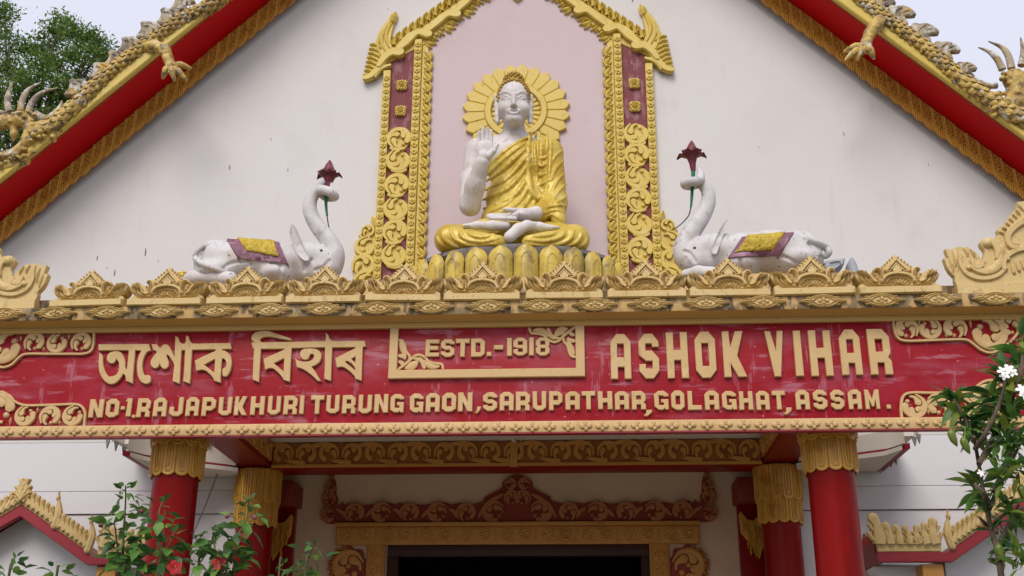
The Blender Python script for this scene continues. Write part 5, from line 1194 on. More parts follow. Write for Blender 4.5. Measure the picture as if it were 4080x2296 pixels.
# ================================================================ ROOF DRAGONS
YDR = 8.79
def dragon(label, T, path, fins, leg, toes, s, hT, head, horns, mane):
    b = lambda x, y, d=0.0: U(*T(x, y), YDR+d)
    hb_ = lambda x, y, d=0.0: U(*hT(x, y), YDR+d)
    o = b(*path[len(path)//2][:2]); t = thing('roof_dragon', label, 'dragon statue', o, 'gold dragons on the roof edges')
    P = [b(x, y, -.02) for x, y, r in path]; m = MB(); m.tube(P, [q[2] for q in path], 14, 6); part('body', m, M['dragon'], t)
    # overlapping scales
    C_ = cat(P, 10); rs = np.interp(np.linspace(0, 1, len(C_)), np.linspace(0, 1, len(path)), [q[2] for q in path])
    g = MB(); rr = random.Random(5); up = np.array((0, 0, 1.)); acc = 0.0; row = 0
    for i in range(1, len(C_)-1):
        acc += np.linalg.norm(C_[i]-C_[i-1])
        if acc < rs[i]*rr.uniform(.5, .8): continue
        acc = 0; row += 1
        d = C_[i+1]-C_[i-1]; d /= np.linalg.norm(d); a = np.cross(d, up); a /= np.linalg.norm(a); u = np.cross(a, d)
        nn = 8
        for k in range(nn):
            th = 2*math.pi*(k+.5*(row % 2))/nn; n = a*math.cos(th)+u*math.sin(th); tt = np.cross(d, n)
            c = C_[i]+n*rs[i]*.98; L_ = rs[i]*rr.uniform(.75, 1.15); wd = rs[i]*rr.uniform(.36, .48); dd = -d if d[2] < 0 else d
            dd = -dd    # scale tips point down the slope
            pts = [c-tt*wd, c+tt*wd, c+dd*L_*.6+tt*wd*.85+n*.012, c+dd*L_*.6-tt*wd*.85+n*.012, c+dd*L_+n*.016, c+dd*L_*.5+n*.022, c+dd*L_*.9-n*.012]
            g.add(pts, [(0, 1, 5), (1, 2, 5), (2, 4, 5), (4, 3, 5), (3, 0, 5), (2, 6, 4), (4, 6, 3)], True)
    part('scales', g, M['dragon'], t, 25, kind='stuff')
    k = 1/455.0
    for x, y, z in fins:
        q = MB(plane_tf(YDR)); c = b(x, y); e = .73*k*z
        P2 = [(-22, -60), (-10, -20), (-34, -16), (-62, -14), (-60, 4), (-44, 24), (-14, 42), (20, 40), (40, 46), (60, 32), (52, 8), (56, -20), (74, -60)]
        q.plate(cat([(c[0]-s*(-px)*e if s < 0 else c[0]-px*e, c[2]+py*e) for px, py in P2], 2, True), -.028, .028, b=.012)
        q.ribbon([(c[0]+(px*e if s < 0 else -px*e), c[2]+py*e) for px, py in ((10, -40), (2, 5), (-30, 12))], [10*e, 12*e, 5*e], .014, .028, 'round', 4)
        q.ribbon([(c[0]+(px*e if s < 0 else -px*e), c[2]+py*e) for px, py in ((40, -40), (34, 8), (0, 28))], [9*e, 11*e, 5*e], .014, .028, 'round', 4)
        part('dorsal_fin', q, M['dragon_grey'], t)
    S = SDF(); S.chain([b(x, y, d) for x, y, d, r in leg], [q[3] for q in leg], .02)
    rr = random.Random(9)
    for i in range(len(leg)-1):
        for j in range(5):
            f = j/5; p = b(*leg[i][:3])*(1-f)+b(*leg[i+1][:3])*f; S.ell(p+np.array((rr.uniform(-.03, .03), -leg[i][3]*.7, rr.uniform(-.02, .02))), (.028, .02, .02), .008)
    m = MB(); S.mesh(m, .009); part('leg', m, M['dragon'], t, 60)
    q0 = b(*leg[-1][:3])
    for x, y, d in toes:
        m = MB(); e = b(x, y, d); mid = (q0+e)/2+np.array((0, -.03, .015)); m.tube([q0, mid, e], [.04, .036, .01], 9, 4); part('claw', m, M['dragon'], t)
    S = SDF()
    for kind, pts, rs_ in head:
        if kind == 'c': S.chain([hb_(*p) for p in pts], rs_, .03)
        else: S.ell(hb_(*pts), rs_, .03)
    for x, y, d, r in mane: S.ell(hb_(x, y, d), (r, r, r*.8), .010)
    m = MB(); S.mesh(m, .0095); part('head', m, M['dragon'], t, 60)
    for pts, r in horns:
        m = MB(); m.tube([hb_(*p) for p in pts], [r, r*.8, r*.12], 10, 6); part('horn', m, M['dragon_grey'], t)
T1 = lambda x, y: (x/1.45, y/1.45); T8 = lambda x, y: (x/2.9, 250+y/2.9); T3 = lambda x, y: (2900+x/1.261, y/1.261)
rr = random.Random(11)
maneL = [(rr.uniform(330, 620), rr.uniform(660, 900), rr.uniform(-.1, -.05), rr.uniform(.018, .03)) for i in range(26)]+[(x, 1130-(x*.25)+rr.uniform(-60, 50), rr.uniform(-.09, -.05), rr.uniform(.014, .024)) for x in range(-60, 420, 18)]+[(rr.uniform(60, 420), rr.uniform(570, 690), rr.uniform(-.1, -.06), rr.uniform(.016, .028)) for i in range(16)]
dragon('weathered gold dragon with grey fins creeping down the left roof edge', T1,
    [(270, 765, .085), (340, 705, .08), (450, 610, .072), (560, 500, .068), (650, 415, .064), (740, 345, .062), (830, 275, .06), (920, 215, .058), (1010, 150, .058), (1100, 95, .058), (1200, 45, .06), (1300, -30, .06), (1420, -130, .06)],
    [(458, 500, 1.0), (592, 402, .95), (682, 332, .95), (757, 252, .95), (872, 166, 1.05), (987, 88, 1.05), (1065, 8, 1.0), (1180, -70, 1.0)],
    [(835, 275, 0, .06), (895, 268, -.08, .056), (955, 292, -.13, .052), (972, 340, -.15, .045), (990, 395, -.15, .05)], [(1105, 396, -.17), (1080, 468, -.17), (938, 458, -.17), (1010, 470, -.2)], -1, T8,
    [('e', (240, 640, -.02), (.085, .08, .06)), ('c', [(340, 690, -.03), (210, 690, -.03), (70, 700, -.03), (-60, 740, -.03)], [.05, .05, .052, .05]), ('c', [(70, 640, -.05), (-20, 650, -.05)], [.035, .03]), ('c', [(560, 740, 0), (440, 800, -.02), (340, 900, -.02), (230, 1020, -.02), (90, 1090, -.02), (-80, 1120, -.02)], [.085, .08, .062, .05, .052, .055]), ('c', [(340, 740, -.03), (330, 900, -.03)], [.05, .05]), ('c', [(160, 770, -.03), (165, 830, -.03), (152, 920, -.03)], [.032, .030, .006]), ('c', [(-60, 1280, 0), (150, 1190, 0), (300, 1140, 0)], [.05, .05, .04])],
    [([(115, 570, 0), (85, 460, .0), (105, 330, .02), (150, 215, .03)], .034), ([(235, 560, 0), (255, 440, .0), (330, 310, .02), (475, 228, .03)], .032), ([(330, 580, 0), (370, 460, 0), (480, 350, .02), (665, 292, .03)], .032), ([(410, 600, -.05), (520, 650, -.06), (640, 590, -.05), (700, 500, -.04), (715, 438, -.04)], .04), ([(60, 600, -.03), (0, 575, -.03), (-60, 560, -.03)], .03)], maneL)
maneR = [(rr.uniform(1330, 1490), rr.uniform(350, 590), rr.uniform(-.1, -.05), rr.uniform(.018, .032)) for i in range(34)]+[(rr.uniform(1200, 1450), 470+(0), rr.uniform(-.09, -.05), rr.uniform(.014, .026)) for i in range(10)]
dragon('weathered gold dragon with grey fins creeping down the right roof edge', T3,
    [(560, -90, .06), (650, -10, .06), (750, 70, .06), (860, 150, .06), (960, 225, .062), (1060, 305, .064), (1150, 390, .068), (1270, 480, .075), (1370, 550, .08), (1470, 600, .08), (1560, 640, .08)],
    [(768, 15, 1.25), (872, 72, 1.2), (988, 162, 1.2), (1098, 252, 1.15), (1198, 345, .85)],
    [(775, 95, 0, .062), (745, 125, -.08, .058), (712, 170, -.12, .05), (695, 215, -.15, .045), (690, 245, -.15, .05)], [(582, 262, -.17), (588, 305, -.19), (735, 298, -.18), (650, 305, -.2)], 1, T3,
    [('e', (1440, 400, -.02), (.10, .09, .09)), ('c', [(1380, 560, 0), (1440, 520, -.02), (1450, 440, -.02)], [.085, .08, .085]), ('c', [(1440, 400, -.02), (1540, 430, -.02), (1600, 470, 0)], [.08, .07, .05]), ('c', [(1450, 590, 0), (1530, 600, 0), (1600, 590, 0)], [.07, .06, .05])],
    [([(1380, 350, 0), (1355, 300, 0), (1315, 262, .02), (1256, 238, .03)], .034), ([(1425, 345, 0), (1408, 280, 0), (1375, 238, .02), (1308, 208, .03)], .034), ([(1475, 330, 0), (1485, 260, 0), (1470, 188, .02)], .034), ([(1350, 430, -.05), (1300, 430, -.06), (1250, 400, -.05), (1210, 350, -.04)], .03)], maneR)
# ================================================================ DOOR SURROUND
ds = thing('door_surround', 'carved red and gold door surround with scrolled crest over the dark doorway', 'door frame', (0, YD, .15))
D7 = lambda x, y: uv(1280+x/3.067, 1850+y/3.067, YD)
cxd = U(2062, 2000, YD)[0]
zl0_, zl1_ = U(2062, 2172, YD)[2], U(2062, 2083, YD)[2]
out = [(195,712),(190,735),(120,735),(50,720),(10,650),(10,590),(50,530),(15,470),(15,400),(45,350),(40,280),(90,230),(105,140),(155,140),(185,240),(190,310),(185,370),(210,430),(200,500),(230,510),(262,465),(300,510),(340,480),(430,475),(520,515),(600,500),(680,490),(800,470),(920,500),(955,475),(1000,490),(1080,475),(1180,500),(1270,505),(1380,480),(1480,468),(1600,500),(1640,490),(1700,480),(1790,475),(1850,500),(1920,480),(1980,460),(2000,410),(2130,345),(2190,310),(2215,290),(2215,230),(2260,180),(2340,140),(2400,125)]
fix = lambda p: (p[0], zl1_+.002 if False else max(p[1], zl1_-.012))
Lh = [D7(x, y) for x, y in out]
# the traced half drops slightly with perspective; level it against the lintel
lev = lambda p: (p[0]-cxd, p[1])
Lh = [lev(p) for p in Lh]
m = MB(plane_tf(YD, cxd)); m.plate(Lh+[(-x, z) for x, z in reversed(Lh[:-1])], .002, .03, b=.005); cb = part('crest_ground', m, M['brown_red'], ds, label='dark red ground of the scrolled door crest')
kz = 2.45/1000/3.067
for s in (-1, 1):
    tf = plane_tf(YD, cxd, 0, -s)
    for i, (x, y, r, sp, ph) in enumerate(((95, 625, 88, -1, 60), (105, 440, 84, 1, 250), (118, 300, 66, -1, 110), (132, 195, 36, 1, 250), (420, 600, 112, 1, 215), (745, 600, 118, -1, 35), (1085, 600, 112, 1, 215), (1430, 600, 118, -1, 35), (1775, 600, 112, 1, 215), (2110, 590, 128, -1, 35), (2330, 420, 90, 1, 215), (2310, 250, 72, 1, 150))):
        q = MB(tf); scroll(q, lev(D7(x, y)), r*kz, sp, R(ph), .02, 'flat', 3, .03, .9); part('scroll', q, M['rust_gold'], cb)
    q = MB(tf)
    for a, b in (((200, 560), (340, 690)), ((560, 640), (640, 560)), ((900, 560), (980, 650)), ((1240, 650), (1330, 560)), ((1580, 560), (1660, 650)), ((1930, 650), (2010, 500)), ((2010, 500), (2220, 380))):
        q.ribbon([lev(D7(*a)), lev(D7((a[0]+b[0])/2+12, (a[1]+b[1])/2-12)), lev(D7(*b))], [14*kz, 24*kz, 12*kz], .018, .03, 'flat', 4)
    part('scroll_stem', q, M['rust_gold'], cb)
m = MB(plane_tf(YD, cxd)); bud(m, lev(D7(2400, 480)), R(90), 130*kz, 26*kz, .03, .03); part('centre_bud', m, M['rust_gold'], cb)
xl0, xl1 = U(1343, 2130, YD)[0], U(2785, 2125, YD)[0]
m = MB(); m.bbox((xl0-.01, YD-.07, zl1_-.035), (xl1+.01, YD-.001, zl1_-.002), .004); part('lintel_ledge', m, M['brown_gold'], ds)
m = MB(); m.bbox((xl0, YD-.05, zl0_), (xl1, YD-.002, zl1_-.037), .004); lt = part('lintel', m, M['brown_gold'], ds)
n = 9; pw = (xl1-xl0)/n; ph_ = zl1_-.037-zl0_
q = MB(plane_tf(0)); q.plate([(-pw*.47, -ph_*.43), (pw*.47, -ph_*.43), (pw*.47, ph_*.43), (-pw*.47, ph_*.43)], 0, .008, b=.003)
rr = random.Random(4)
scroll(q, (-pw*.22, 0), ph_*.36, 1, R(215), .014, 'round', 3, .007); scroll(q, (pw*.22, 0), ph_*.36, -1, R(35), .014, 'round', 3, .007)
for i in range(14): q.dome((rr.uniform(-.42, .42)*pw, rr.choice((-1, 1))*rr.uniform(.26, .36)*ph_), .010, .008, .012, .007, 6, 2)
lpm = q.mesh('carved_panel', M['brown_gold'])
for i in range(n): inst('carved_panel', lpm, lt, (xl0+pw*(i+.5), YD-.05, (zl0_+zl1_-.037)/2))
for s in (-1, 1):
    xa, xb = (U(1462, 2250, YD)[0], U(1535, 2250, YD)[0]) if s < 0 else (U(2588, 2250, YD)[0], U(2668, 2250, YD)[0])
    m = MB(); m.bbox((xa, YD-.045, .16), (xb, YD-.002, zl0_-.001), .004); jb = part('door_jamb', m, M['brown_gold'], ds)
    q = MB(plane_tf(YD-.045, (xa+xb)/2)); hwj = (xb-xa)/2
    for e in (-1, 1): q.ribbon([(e*hwj*.82, .2), (e*hwj*.82, zl0_-.01)], [.006, .006], .01, 0, 'round', 2)
    z = zl0_-.1; i = 0
    while z > 1.6:
        scroll(q, (0, z), hwj*.62, 1 if i % 2 else -1, R(235 if i % 2 else 125), .014, 'round', 3); z -= hwj*1.35; i += 1
        for j in range(4): q.dome((rr.uniform(-.5, .5)*hwj, z+rr.uniform(.0, .05)), .008, .008, .014, 0, 6, 2)
    part('vine_relief', q, M['brown_gold'], jb)
    # scroll plaque outside the jamb
    cx = U(1390, 2245, YD)[0] if s < 0 else U(2742, 2245, YD)[0]; zc = U(2062, 2255, YD)[2]
    q = MB(plane_tf(YD, cx)); rp = .165
    pts = []
    for i in range(36):
        a = 2*math.pi*i/36; k = 1+.10*math.sin(9*a); pts.append((rp*k*math.cos(a)*1.0, zc+rp*k*math.sin(a)))
    q.plate(pts, .001, .025, b=.006); pq_ = part('scroll_plaque', q, M['brown_red'], ds)
    q = MB(plane_tf(YD-.025, cx)); scroll(q, (0, zc), rp*.86, s, R(20 if s < 0 else 160), .02, 'flat', 3, 0, .9)
    q.dome((0, zc), .022, .022, .02, 0)
    for i in range(9):
        a = math.pi/2+s*R(-20)+(-s if False else (1 if s < 0 else -1))*R(20*i-10)
        flame(q, pol((0, zc), rp*.78, a), a+R(35)*(1 if s < 0 else -1), rp*.38, .02, 0, 1, 'round')
    part('scroll', q, M['brown_gold'], pq_)
    q = MB(plane_tf(YD, cx)); 
    zc2 = zc-.36; pts = [(rp*(1+.10*math.sin(9*2*math.pi*i/36))*math.cos(2*math.pi*i/36), zc2+rp*(1+.10*math.sin(9*2*math.pi*i/36))*math.sin(2*math.pi*i/36)) for i in range(36)]
    q.plate(pts, .001, .025, b=.006); p2_ = part('scroll_plaque', q, M['brown_red'], ds)
    q = MB(plane_tf(YD-.025, cx)); scroll(q, (0, zc2), rp*.86, -s, R(160 if s < 0 else 20), .02, 'flat', 3, 0, .9); part('scroll', q, M['brown_gold'], p2_)
zf = U(2062, 2218, YD)[2]; xf = U(1588, 2250, YD)[0]
m = MB(); m.bbox((XD0+.002, YD-.03, zf), (-XD0-.002, YD+.08, ZD-.002), .004)
m.bbox((XD0+.002, YD-.028, .16), (xf, YD+.08, zf-.001), .004); m.bbox((-xf, YD-.028, .16), (-XD0-.002, YD+.08, zf-.001), .004)
for nm, a, b in (('head_rail', (XD0+.002, YD-.03, zf), (-XD0-.002, YD+.08, ZD-.002)), ('door_post', (XD0+.002, YD-.028, .16), (xf, YD+.08, zf-.001)), ('door_post', (-xf, YD-.028, .16), (-XD0-.002, YD+.08, zf-.001))):
    m = MB(); m.bbox(a, b, .005); part(nm, m, M['wood'], ds)

# ================================================================ SMALL SIDE GABLES OVER THE WINDOWS
YS = 8.80
ap = U(86, 2011, YS); bd = U(3775, 2197, YS); en = U(3495, 2197, YS)
XA = abs(ap[0]); XBD = bd[0]; XE = en[0]; zA = ap[2]; zB = U(424, 2215, YS)[2]
zB = (zB+bd[2])/2
slope = (zA-zB)/(XA-XBD); TH = U(3600, 2197, YS)[2]-U(3600, 2236, YS)[2]
for s in (-1, 1):
    sg = thing('window_gable', 'small red-edged gable hood with gold cresting behind the %s' % ('hibiscus' if s < 0 else 'white-flowered shrub'), 'gable hood', (s*XA, YS, zB), 'gable hoods over the side windows')
    tf = plane_tf(YS, 0, 0, s)
    m = MB(tf); thv = TH*1.25; XO = 2*XA-XBD; XOE = 2*XA-XE
    pts = [(XE, zB-TH), (XE, zB), (XBD, zB), (XA, zA), (XO, zB), (XOE, zB), (XOE, zB-TH), (XO-.0, zB-TH), (XA, zA-thv), (XBD+.03, zB-TH)]
    m.plate(pts, -.06, .0, b=.004); part('red_band', m, M['red_trim'], sg)
    m = MB(tf); m.plate([(XBD+.03, zB-.02), (XA, zA-.03), (XO-.03, zB-.02), (XO-.03, zB-TH-.5), (XBD+.03, zB-TH-.5)], -.47, -.20, b=.003); part('tympanum', m, M['wall_low'], sg)
    m = MB(tf); m.plate([(XE+.02, zB-TH-.002), (XBD+.028, zB-TH-.002), (XBD+.028, zB-TH-.5), (XE+.3, zB-TH-.5)], -.48, -.22, b=.003); part('side_panel', m, M['wall_low'], sg)
    m = MB(); xs = sorted((s*(XE+.0), s*(XE+.05))); m.box((xs[0], YS+.061, zB-TH), (xs[1], 9.29, zB)); part('return_edge', m, M['brown_red'], sg)
    m = MB()
    m = MB(tf); m.plate([(XE+.01, zB+.002), (XA, zB+.002), (XA, zA-.01), (XBD, zB+.003)], -.5, -.055, b=.002) if False else None
    # hood roof behind the red band
    m = MB(); v = [(s*XBD, YS+.06, zB), (s*XA, YS+.06, zA), (s*XO, YS+.06, zB), (s*XBD, 9.29, zB), (s*XA, 9.29, zA), (s*XO, 9.29, zB), (s*XE, YS+.06, zB-.002), (s*XE, 9.29, zB-.002)]
    m.add(v, [(0, 1, 4, 3), (1, 2, 5, 4), (6, 0, 3, 7)], True); part('hood_roof', m, M['roof'], sg)
    # cresting on the level run
    m = MB(tf); base = .105; Lr = XBD-.05-XE
    m.plate([(XE+.005, zB+.003), (XBD-.045, zB+.003), (XBD-.035, zB+base*.9)]+[(XE+.02+Lr*(1-i/10), zB+base*(1.35-.35*math.sin(math.pi*i/10))) for i in range(1, 10)]+[(XE+.0, zB+base*1.2)], -.03, .004, b=.005)
    m.ribbon([(XE+.02, zB+base*.95), (XE+Lr*.5, zB+base*.55), (XBD-.06, zB+base*.9)], [.007]*2, .012, .003, 'round', 6)
    cr = part('level_cresting', m, M['crest_gold'], sg)
    for i, (u, h) in enumerate(((.03, .24), (.2, .17), (.35, .15), (.5, .145), (.65, .145), (.78, .165), (.92, .2))):
        q = MB(tf); flame(q, (XE+Lr*u+.01, zB+base*.55), R(95), h*.9, .03, 0, 1 if u > .5 else -1, 'round', 1.7); part('flame_leaf', q, M['crest_gold'], cr)
    # the same cresting returns along the side, seen edge-on
    m = MB(); xs = sorted((s*(XE-.0), s*(XE+.03))); 
    m.box((xs[0], YS+.07, zB+.001), (xs[1], 9.28, zB+.09))
    for i in range(5): m.tube([(s*(XE+.015), YS+.12+i*.1, zB+.09), (s*(XE+.015), YS+.10+i*.1, zB+.17+.03*(i % 2))], [.03, .008], 7, 1)
    part('side_cresting', m, M['brown_red'], sg, kind='stuff')
    # cresting up both slopes in two runs
    for e in (-1, 1):
        ang = math.atan(slope)
        L = (XA-XBD)/math.cos(ang); D_ = lambda t, o: (XA+e*(XA-XBD)*(1-t)+o*math.sin(ang)*e*0 if False else XA+e*(XA-XBD)*(1-t), zB+(zA-zB)*t+o)
        for r0, r1 in ((.06, .49), (.53, 1.0)):
            m = MB(tf); m.plate([D_(r0, .004), D_(r1, .004), D_(r1, .095), D_(r0, .085)], -.03, .004, b=.004)
            cr = part('slope_cresting', m, M['crest_gold'], sg)
            nf = 7
            for i in range(nf):
                t_ = r0+(r1-r0)*(i+.4)/nf; q = MB(tf); flame(q, D_(t_, .035), R(90+e*14), .125, .03, 0, e, 'round', 1.5); part('flame_leaf', q, M['crest_gold'], cr)
            q = MB(tf); p0 = D_(r0, .02); q.ribbon([p0, (p0[0]+e*.02, p0[1]+.10), (p0[0]+e*.005, p0[1]+.2), (p0[0], p0[1]+.27)], [.032, .034, .012, .003], .03, 0, 'round', 5, (1, 0)); q.dome((p0[0], p0[1]+.215), .018, .03, .026, 0, 8); q.ribbon([(p0[0]-e*.02, p0[1]+.02), (p0[0]-e*.035, p0[1]+.08), (p0[0]-e*.02, p0[1]+.12)], [.01, .016, .01], .024, 0, 'round', 4); part('finial', q, M['crest_gold'], cr)
    q = MB(tf)
    for a, l in ((90, .14), (66, .13), (114, .13), (44, .10), (136, .10)): flame(q, (XA, zA+.03), R(a), l, .035, .002, 1 if a < 90 else -1, 'round', 1.2)
    q.plate([(XA-.05, zA+.05), (XA-.045, zA+.13), (XA-.03, zA+.16), (XA-.045, zA+.20), (XA-.01, zA+.205), (XA, zA+.175), (XA+.01, zA+.205), (XA+.045, zA+.20), (XA+.03, zA+.16), (XA+.045, zA+.13), (XA+.05, zA+.05)], -.02, .02, b=.006)
    part('apex_crown', q, M['crest_gold'], sg)
    # gold window head below the level run
    m = MB(tf); a = uv(3650, 2260, 9.0); b_ = uv(3740, 2330, 9.0); m.plate([(a[0], b_[1]-.3), (b_[0], b_[1]-.3), (b_[0], a[1]), (a[0], a[1])], -.3, -.04, b=.003); part('window_pier', m, M['brown_gold'], sg)
# ================================================================ PLANTS
def leaf_mesh(name, mt, shape, fold=.25, droop=.25, teeth=0, seg=6):
    vs = []; fs = []
    for j in range(seg+1):
        t = j/seg; wd = np.interp(t, np.linspace(0, 1, len(shape)), shape)
        if teeth and 0 < j < seg: wd *= 1+(.10 if j % 2 else -.06)
        z = -droop*t*t
        vs += [(-wd, t, z+fold*wd), (0, t, z), (wd, t, z+fold*wd)]
    for j in range(seg):
        a = j*3; fs += [(a, a+1, a+4, a+3), (a+1, a+2, a+5, a+4)]
    m = MB(); m.add(vs, fs, True); return m.mesh(name, mt, sharp=80)
HL = [leaf_mesh('leaf', M[k], (.02, .22, .30, .25, .13, .004), .3, d, 1) for k in ('leaf_a', 'leaf_b', 'leaf_a', 'leaf_b') for d in (.1, .35)]
FL = [leaf_mesh('leaf', M[k], (.02, .09, .15, .17, .14, .07, .004), .35, d) for k in ('leaf_a', 'leaf_b', 'leaf_a', 'leaf_b') for d in (.15, .5)]+3*[leaf_mesh('leaf', M['leaf_c'], (.02, .09, .15, .17, .14, .07, .004), .35, .4)]
def put_leaf(me, parent, p, az, el, L, roll=0.0, rr=random):
    d = Vector((math.cos(az)*math.cos(el), math.sin(az)*math.cos(el), math.sin(el))); upv = Vector((0, 0, 1))
    x = d.cross(upv); x = x.normalized() if x.length > 1e-3 else Vector((1, 0, 0)); z = x.cross(d)
    mt_ = Matrix((x, d, z)).transposed() @ Matrix.Rotation(roll, 3, 'Y')
    o = inst('leaf', me, parent, p, mt_.to_euler(), (L, L, L)); return o
def hibiscus_flower(parent, p, r, az):
    g = MB()
    d = np.array((math.cos(az), math.sin(az), .15)); d /= np.linalg.norm(d); a = np.cross(d, (0, 0, 1)); a /= np.linalg.norm(a); b = np.cross(a, d)
    for i in range(5):
        th = 2*math.pi*i/5; n = a*math.cos(th)+b*math.sin(th); t = -a*math.sin(th)+b*math.cos(th); P = []
        for k, (u, w_, h) in enumerate(((.05, .08, 0), (.4, .34, .16), (.75, .46, .24), (1.0, .30, .20), (1.08, .05, .16))):
            for e in (-1, 0, 1): P.append(p+r*(n*u+t*w_*e+d*(h+.05*abs(e)+.04*random.uniform(-1, 1))))
        fs = [(3*k+e, 3*k+e+1, 3*k+e+4, 3*k+e+3) for k in range(4) for e in (0, 1)]
        g.add(P, fs, True)
    f = part('flower', g, M['hib_red'], parent, 80)
    g = MB(); g.tube([p, p+r*d*.6, p+r*d*1.0], [r*.04, r*.03, r*.06], 6, 3); part('stamen', g, M['yellow'], f)
def hibiscus(label, Y, shoots, flowers=(), buds=(), seed=1):
    rr = random.Random(seed); x0, y0 = shoots[0][0][0]; root = U(x0, 2296, Y)
    t = thing('hibiscus_plant', label, 'plant', (root[0], Y, 0), 'hibiscus shrubs in front of the porch')
    for pts, n, L, dens in shoots:
        P = [U(x, y, Y+rr.uniform(-.05, .05)) for x, y in pts]; low = P[-1]
        P += [np.array((low[0]*.7+root[0]*.3, Y, low[2]*.5)), np.array((root[0]+rr.uniform(-.05, .05), Y+rr.uniform(-.05, .05), 0))]
        g = MB(); g.tube(P, [.003, .005, .007, .011, .015], 7, 6); part('stem', g, M['stem'], t)
        C_ = cat(P[:len(pts)], 12); acc = [0]
        for i in range(1, len(C_)): acc.append(acc[-1]+np.linalg.norm(C_[i]-C_[i-1]))
        for i in range(n):
            f = (i/n)**1.15; s_ = f*acc[-1]; k = int(np.searchsorted(acc, s_)); k = min(k, len(C_)-1); p = C_[k]
            az = i*2.4+rr.uniform(-.5, .5); sz = 1.15*L*(.5+.6*min(1, f*2.2+.1))*rr.uniform(.75, 1.2)
            el = rr.uniform(-.9, .7) if f > .08 else rr.uniform(.3, 1.2)
            pet = np.array((math.cos(az), math.sin(az), .25))*rr.uniform(.015, .09)*min(1, f*3+.2)
            put_leaf(rr.choice(HL), t, p+pet, az, el, sz, rr.uniform(-.9, .9))
    for x, y, r in flowers: hibiscus_flower(t, U(x, y, Y-.12), r, R(-70)+rr.uniform(-.4, .4))
    for x, y, x2, y2 in buds:
        g = MB(); a, b = U(x, y, Y-.05), U(x2, y2, Y-.05); g.tube([a, (a+b)/2+np.array((0, 0, .01)), b], [.003, .003], 5, 3); bp = part('bud_stalk', g, M['stem'], t)
        g = MB(); g.ball(b, (.014, .012, .013), 8); part('bud', g, M['maroon'], bp)
    return t
hibiscus('tall leafy hibiscus in front of the left front column', 5.9,
    [([(500, 1935), (500, 2010), (492, 2120), (480, 2300)], 62, .075, 1), ([(648, 1995), (632, 2060), (655, 2150), (625, 2300)], 36, .07, 1), ([(455, 2080), (470, 2200), (470, 2300)], 16, .075, 1), ([(560, 2130), (560, 2200), (545, 2300)], 22, .075, 1), ([(700, 2110), (670, 2180), (640, 2300)], 20, .07, 1)],
    [(695, 2264, .036)], [(515, 2040, 565, 2037), (460, 2090, 402, 2093)], 1)
hibiscus('hibiscus with two red blooms in front of the rear left column', 6.05,
    [([(990, 1988), (985, 2060), (940, 2150), (880, 2300)], 40, .075, 1), ([(850, 2110), (855, 2190), (840, 2300)], 30, .075, 1), ([(930, 2190), (925, 2240), (900, 2300)], 26, .08, 1), ([(790, 2150), (800, 2220), (790, 2300)], 18, .07, 1)],
    [(872, 2246, .036), (968, 2140, .017)], [(940, 2070, 905, 2058), (985, 2065, 1015, 2062)], 2)
hibiscus('thin young hibiscus shoot left of the doorway', 6.0, [([(1245, 2170), (1235, 2220), (1215, 2310)], 17, .062, 1), ([(1128, 2245), (1110, 2310)], 5, .05, 1), ([(1190, 2268), (1180, 2310)], 6, .06, 1)], (), (), 3)
hibiscus('small hibiscus tip at the lower left corner', 5.8, [([(60, 2222), (45, 2270), (30, 2330)], 15, .06, 1)], (), (), 4)
hibiscus('small hibiscus tip below the left gable hood', 5.85, [([(232, 2262), (225, 2290), (220, 2330)], 11, .062, 1)], (), (), 5)

def white_flower(parent, p, r, rr):
    g = MB()
    d = np.array((rr.uniform(-.5, .5), -1, .3)); d /= np.linalg.norm(d); a = np.cross(d, (0, 0, 1)); a /= np.linalg.norm(a); b = np.cross(a, d)
    for i in range(5):
        th = 2*math.pi*i/5; n = a*math.cos(th)+b*math.sin(th); t = -a*math.sin(th)+b*math.cos(th)
        P = [p+r*(n*u+t*w_*e+d*h) for u, w_, h in ((.05, .1, 0), (.5, .32, .12), (.9, .3, .05), (1.1, .06, -.05)) for e in (-1, 0, 1)]
        g.add(P, [(3*k+e, 3*k+e+1, 3*k+e+4, 3*k+e+3) for k in range(3) for e in (0, 1)], True)
    return g
YSH = 5.55; rr = random.Random(21)
sh = thing('flowering_shrub', 'tall green shrub with white flowers and narrow leaves at the right edge', 'shrub', (U(3930, 2296, YSH)[0], YSH, 0))
g0 = U(3930, 2296, YSH)[0]
stems = [[(3880, 1740), (3900, 1850), (3925, 2000), (3960, 2150), (3990, 2300)], [(3800, 1590), (3850, 1680), (3880, 1760)], [(4010, 1490), (3985, 1600), (3930, 1720), (3885, 1790)], [(4075, 1400), (4060, 1520), (4000, 1660), (3900, 1850)], [(3880, 1930), (3925, 1970), (3940, 2030)], [(4070, 1760), (4010, 1880), (3940, 2030)], [(4060, 2010), (4020, 2090), (3975, 2180)], [(3900, 2060), (3945, 2110), (3965, 2160)], [(4120, 1640), (4050, 1760), (3960, 1960)]]
for i, st in enumerate(stems):
    P = [U(x, y, YSH+rr.uniform(-.12, .12)) for x, y in st]
    if i == 0: P += [np.array((g0+.05, YSH, 1.0)), np.array((g0, YSH, 0))]
    g = MB(); g.tube(P, [.008, .010, .015, .02] if i == 0 else [.006, .010, .013], 8, 5); part('stem', g, M['bark'], sh)
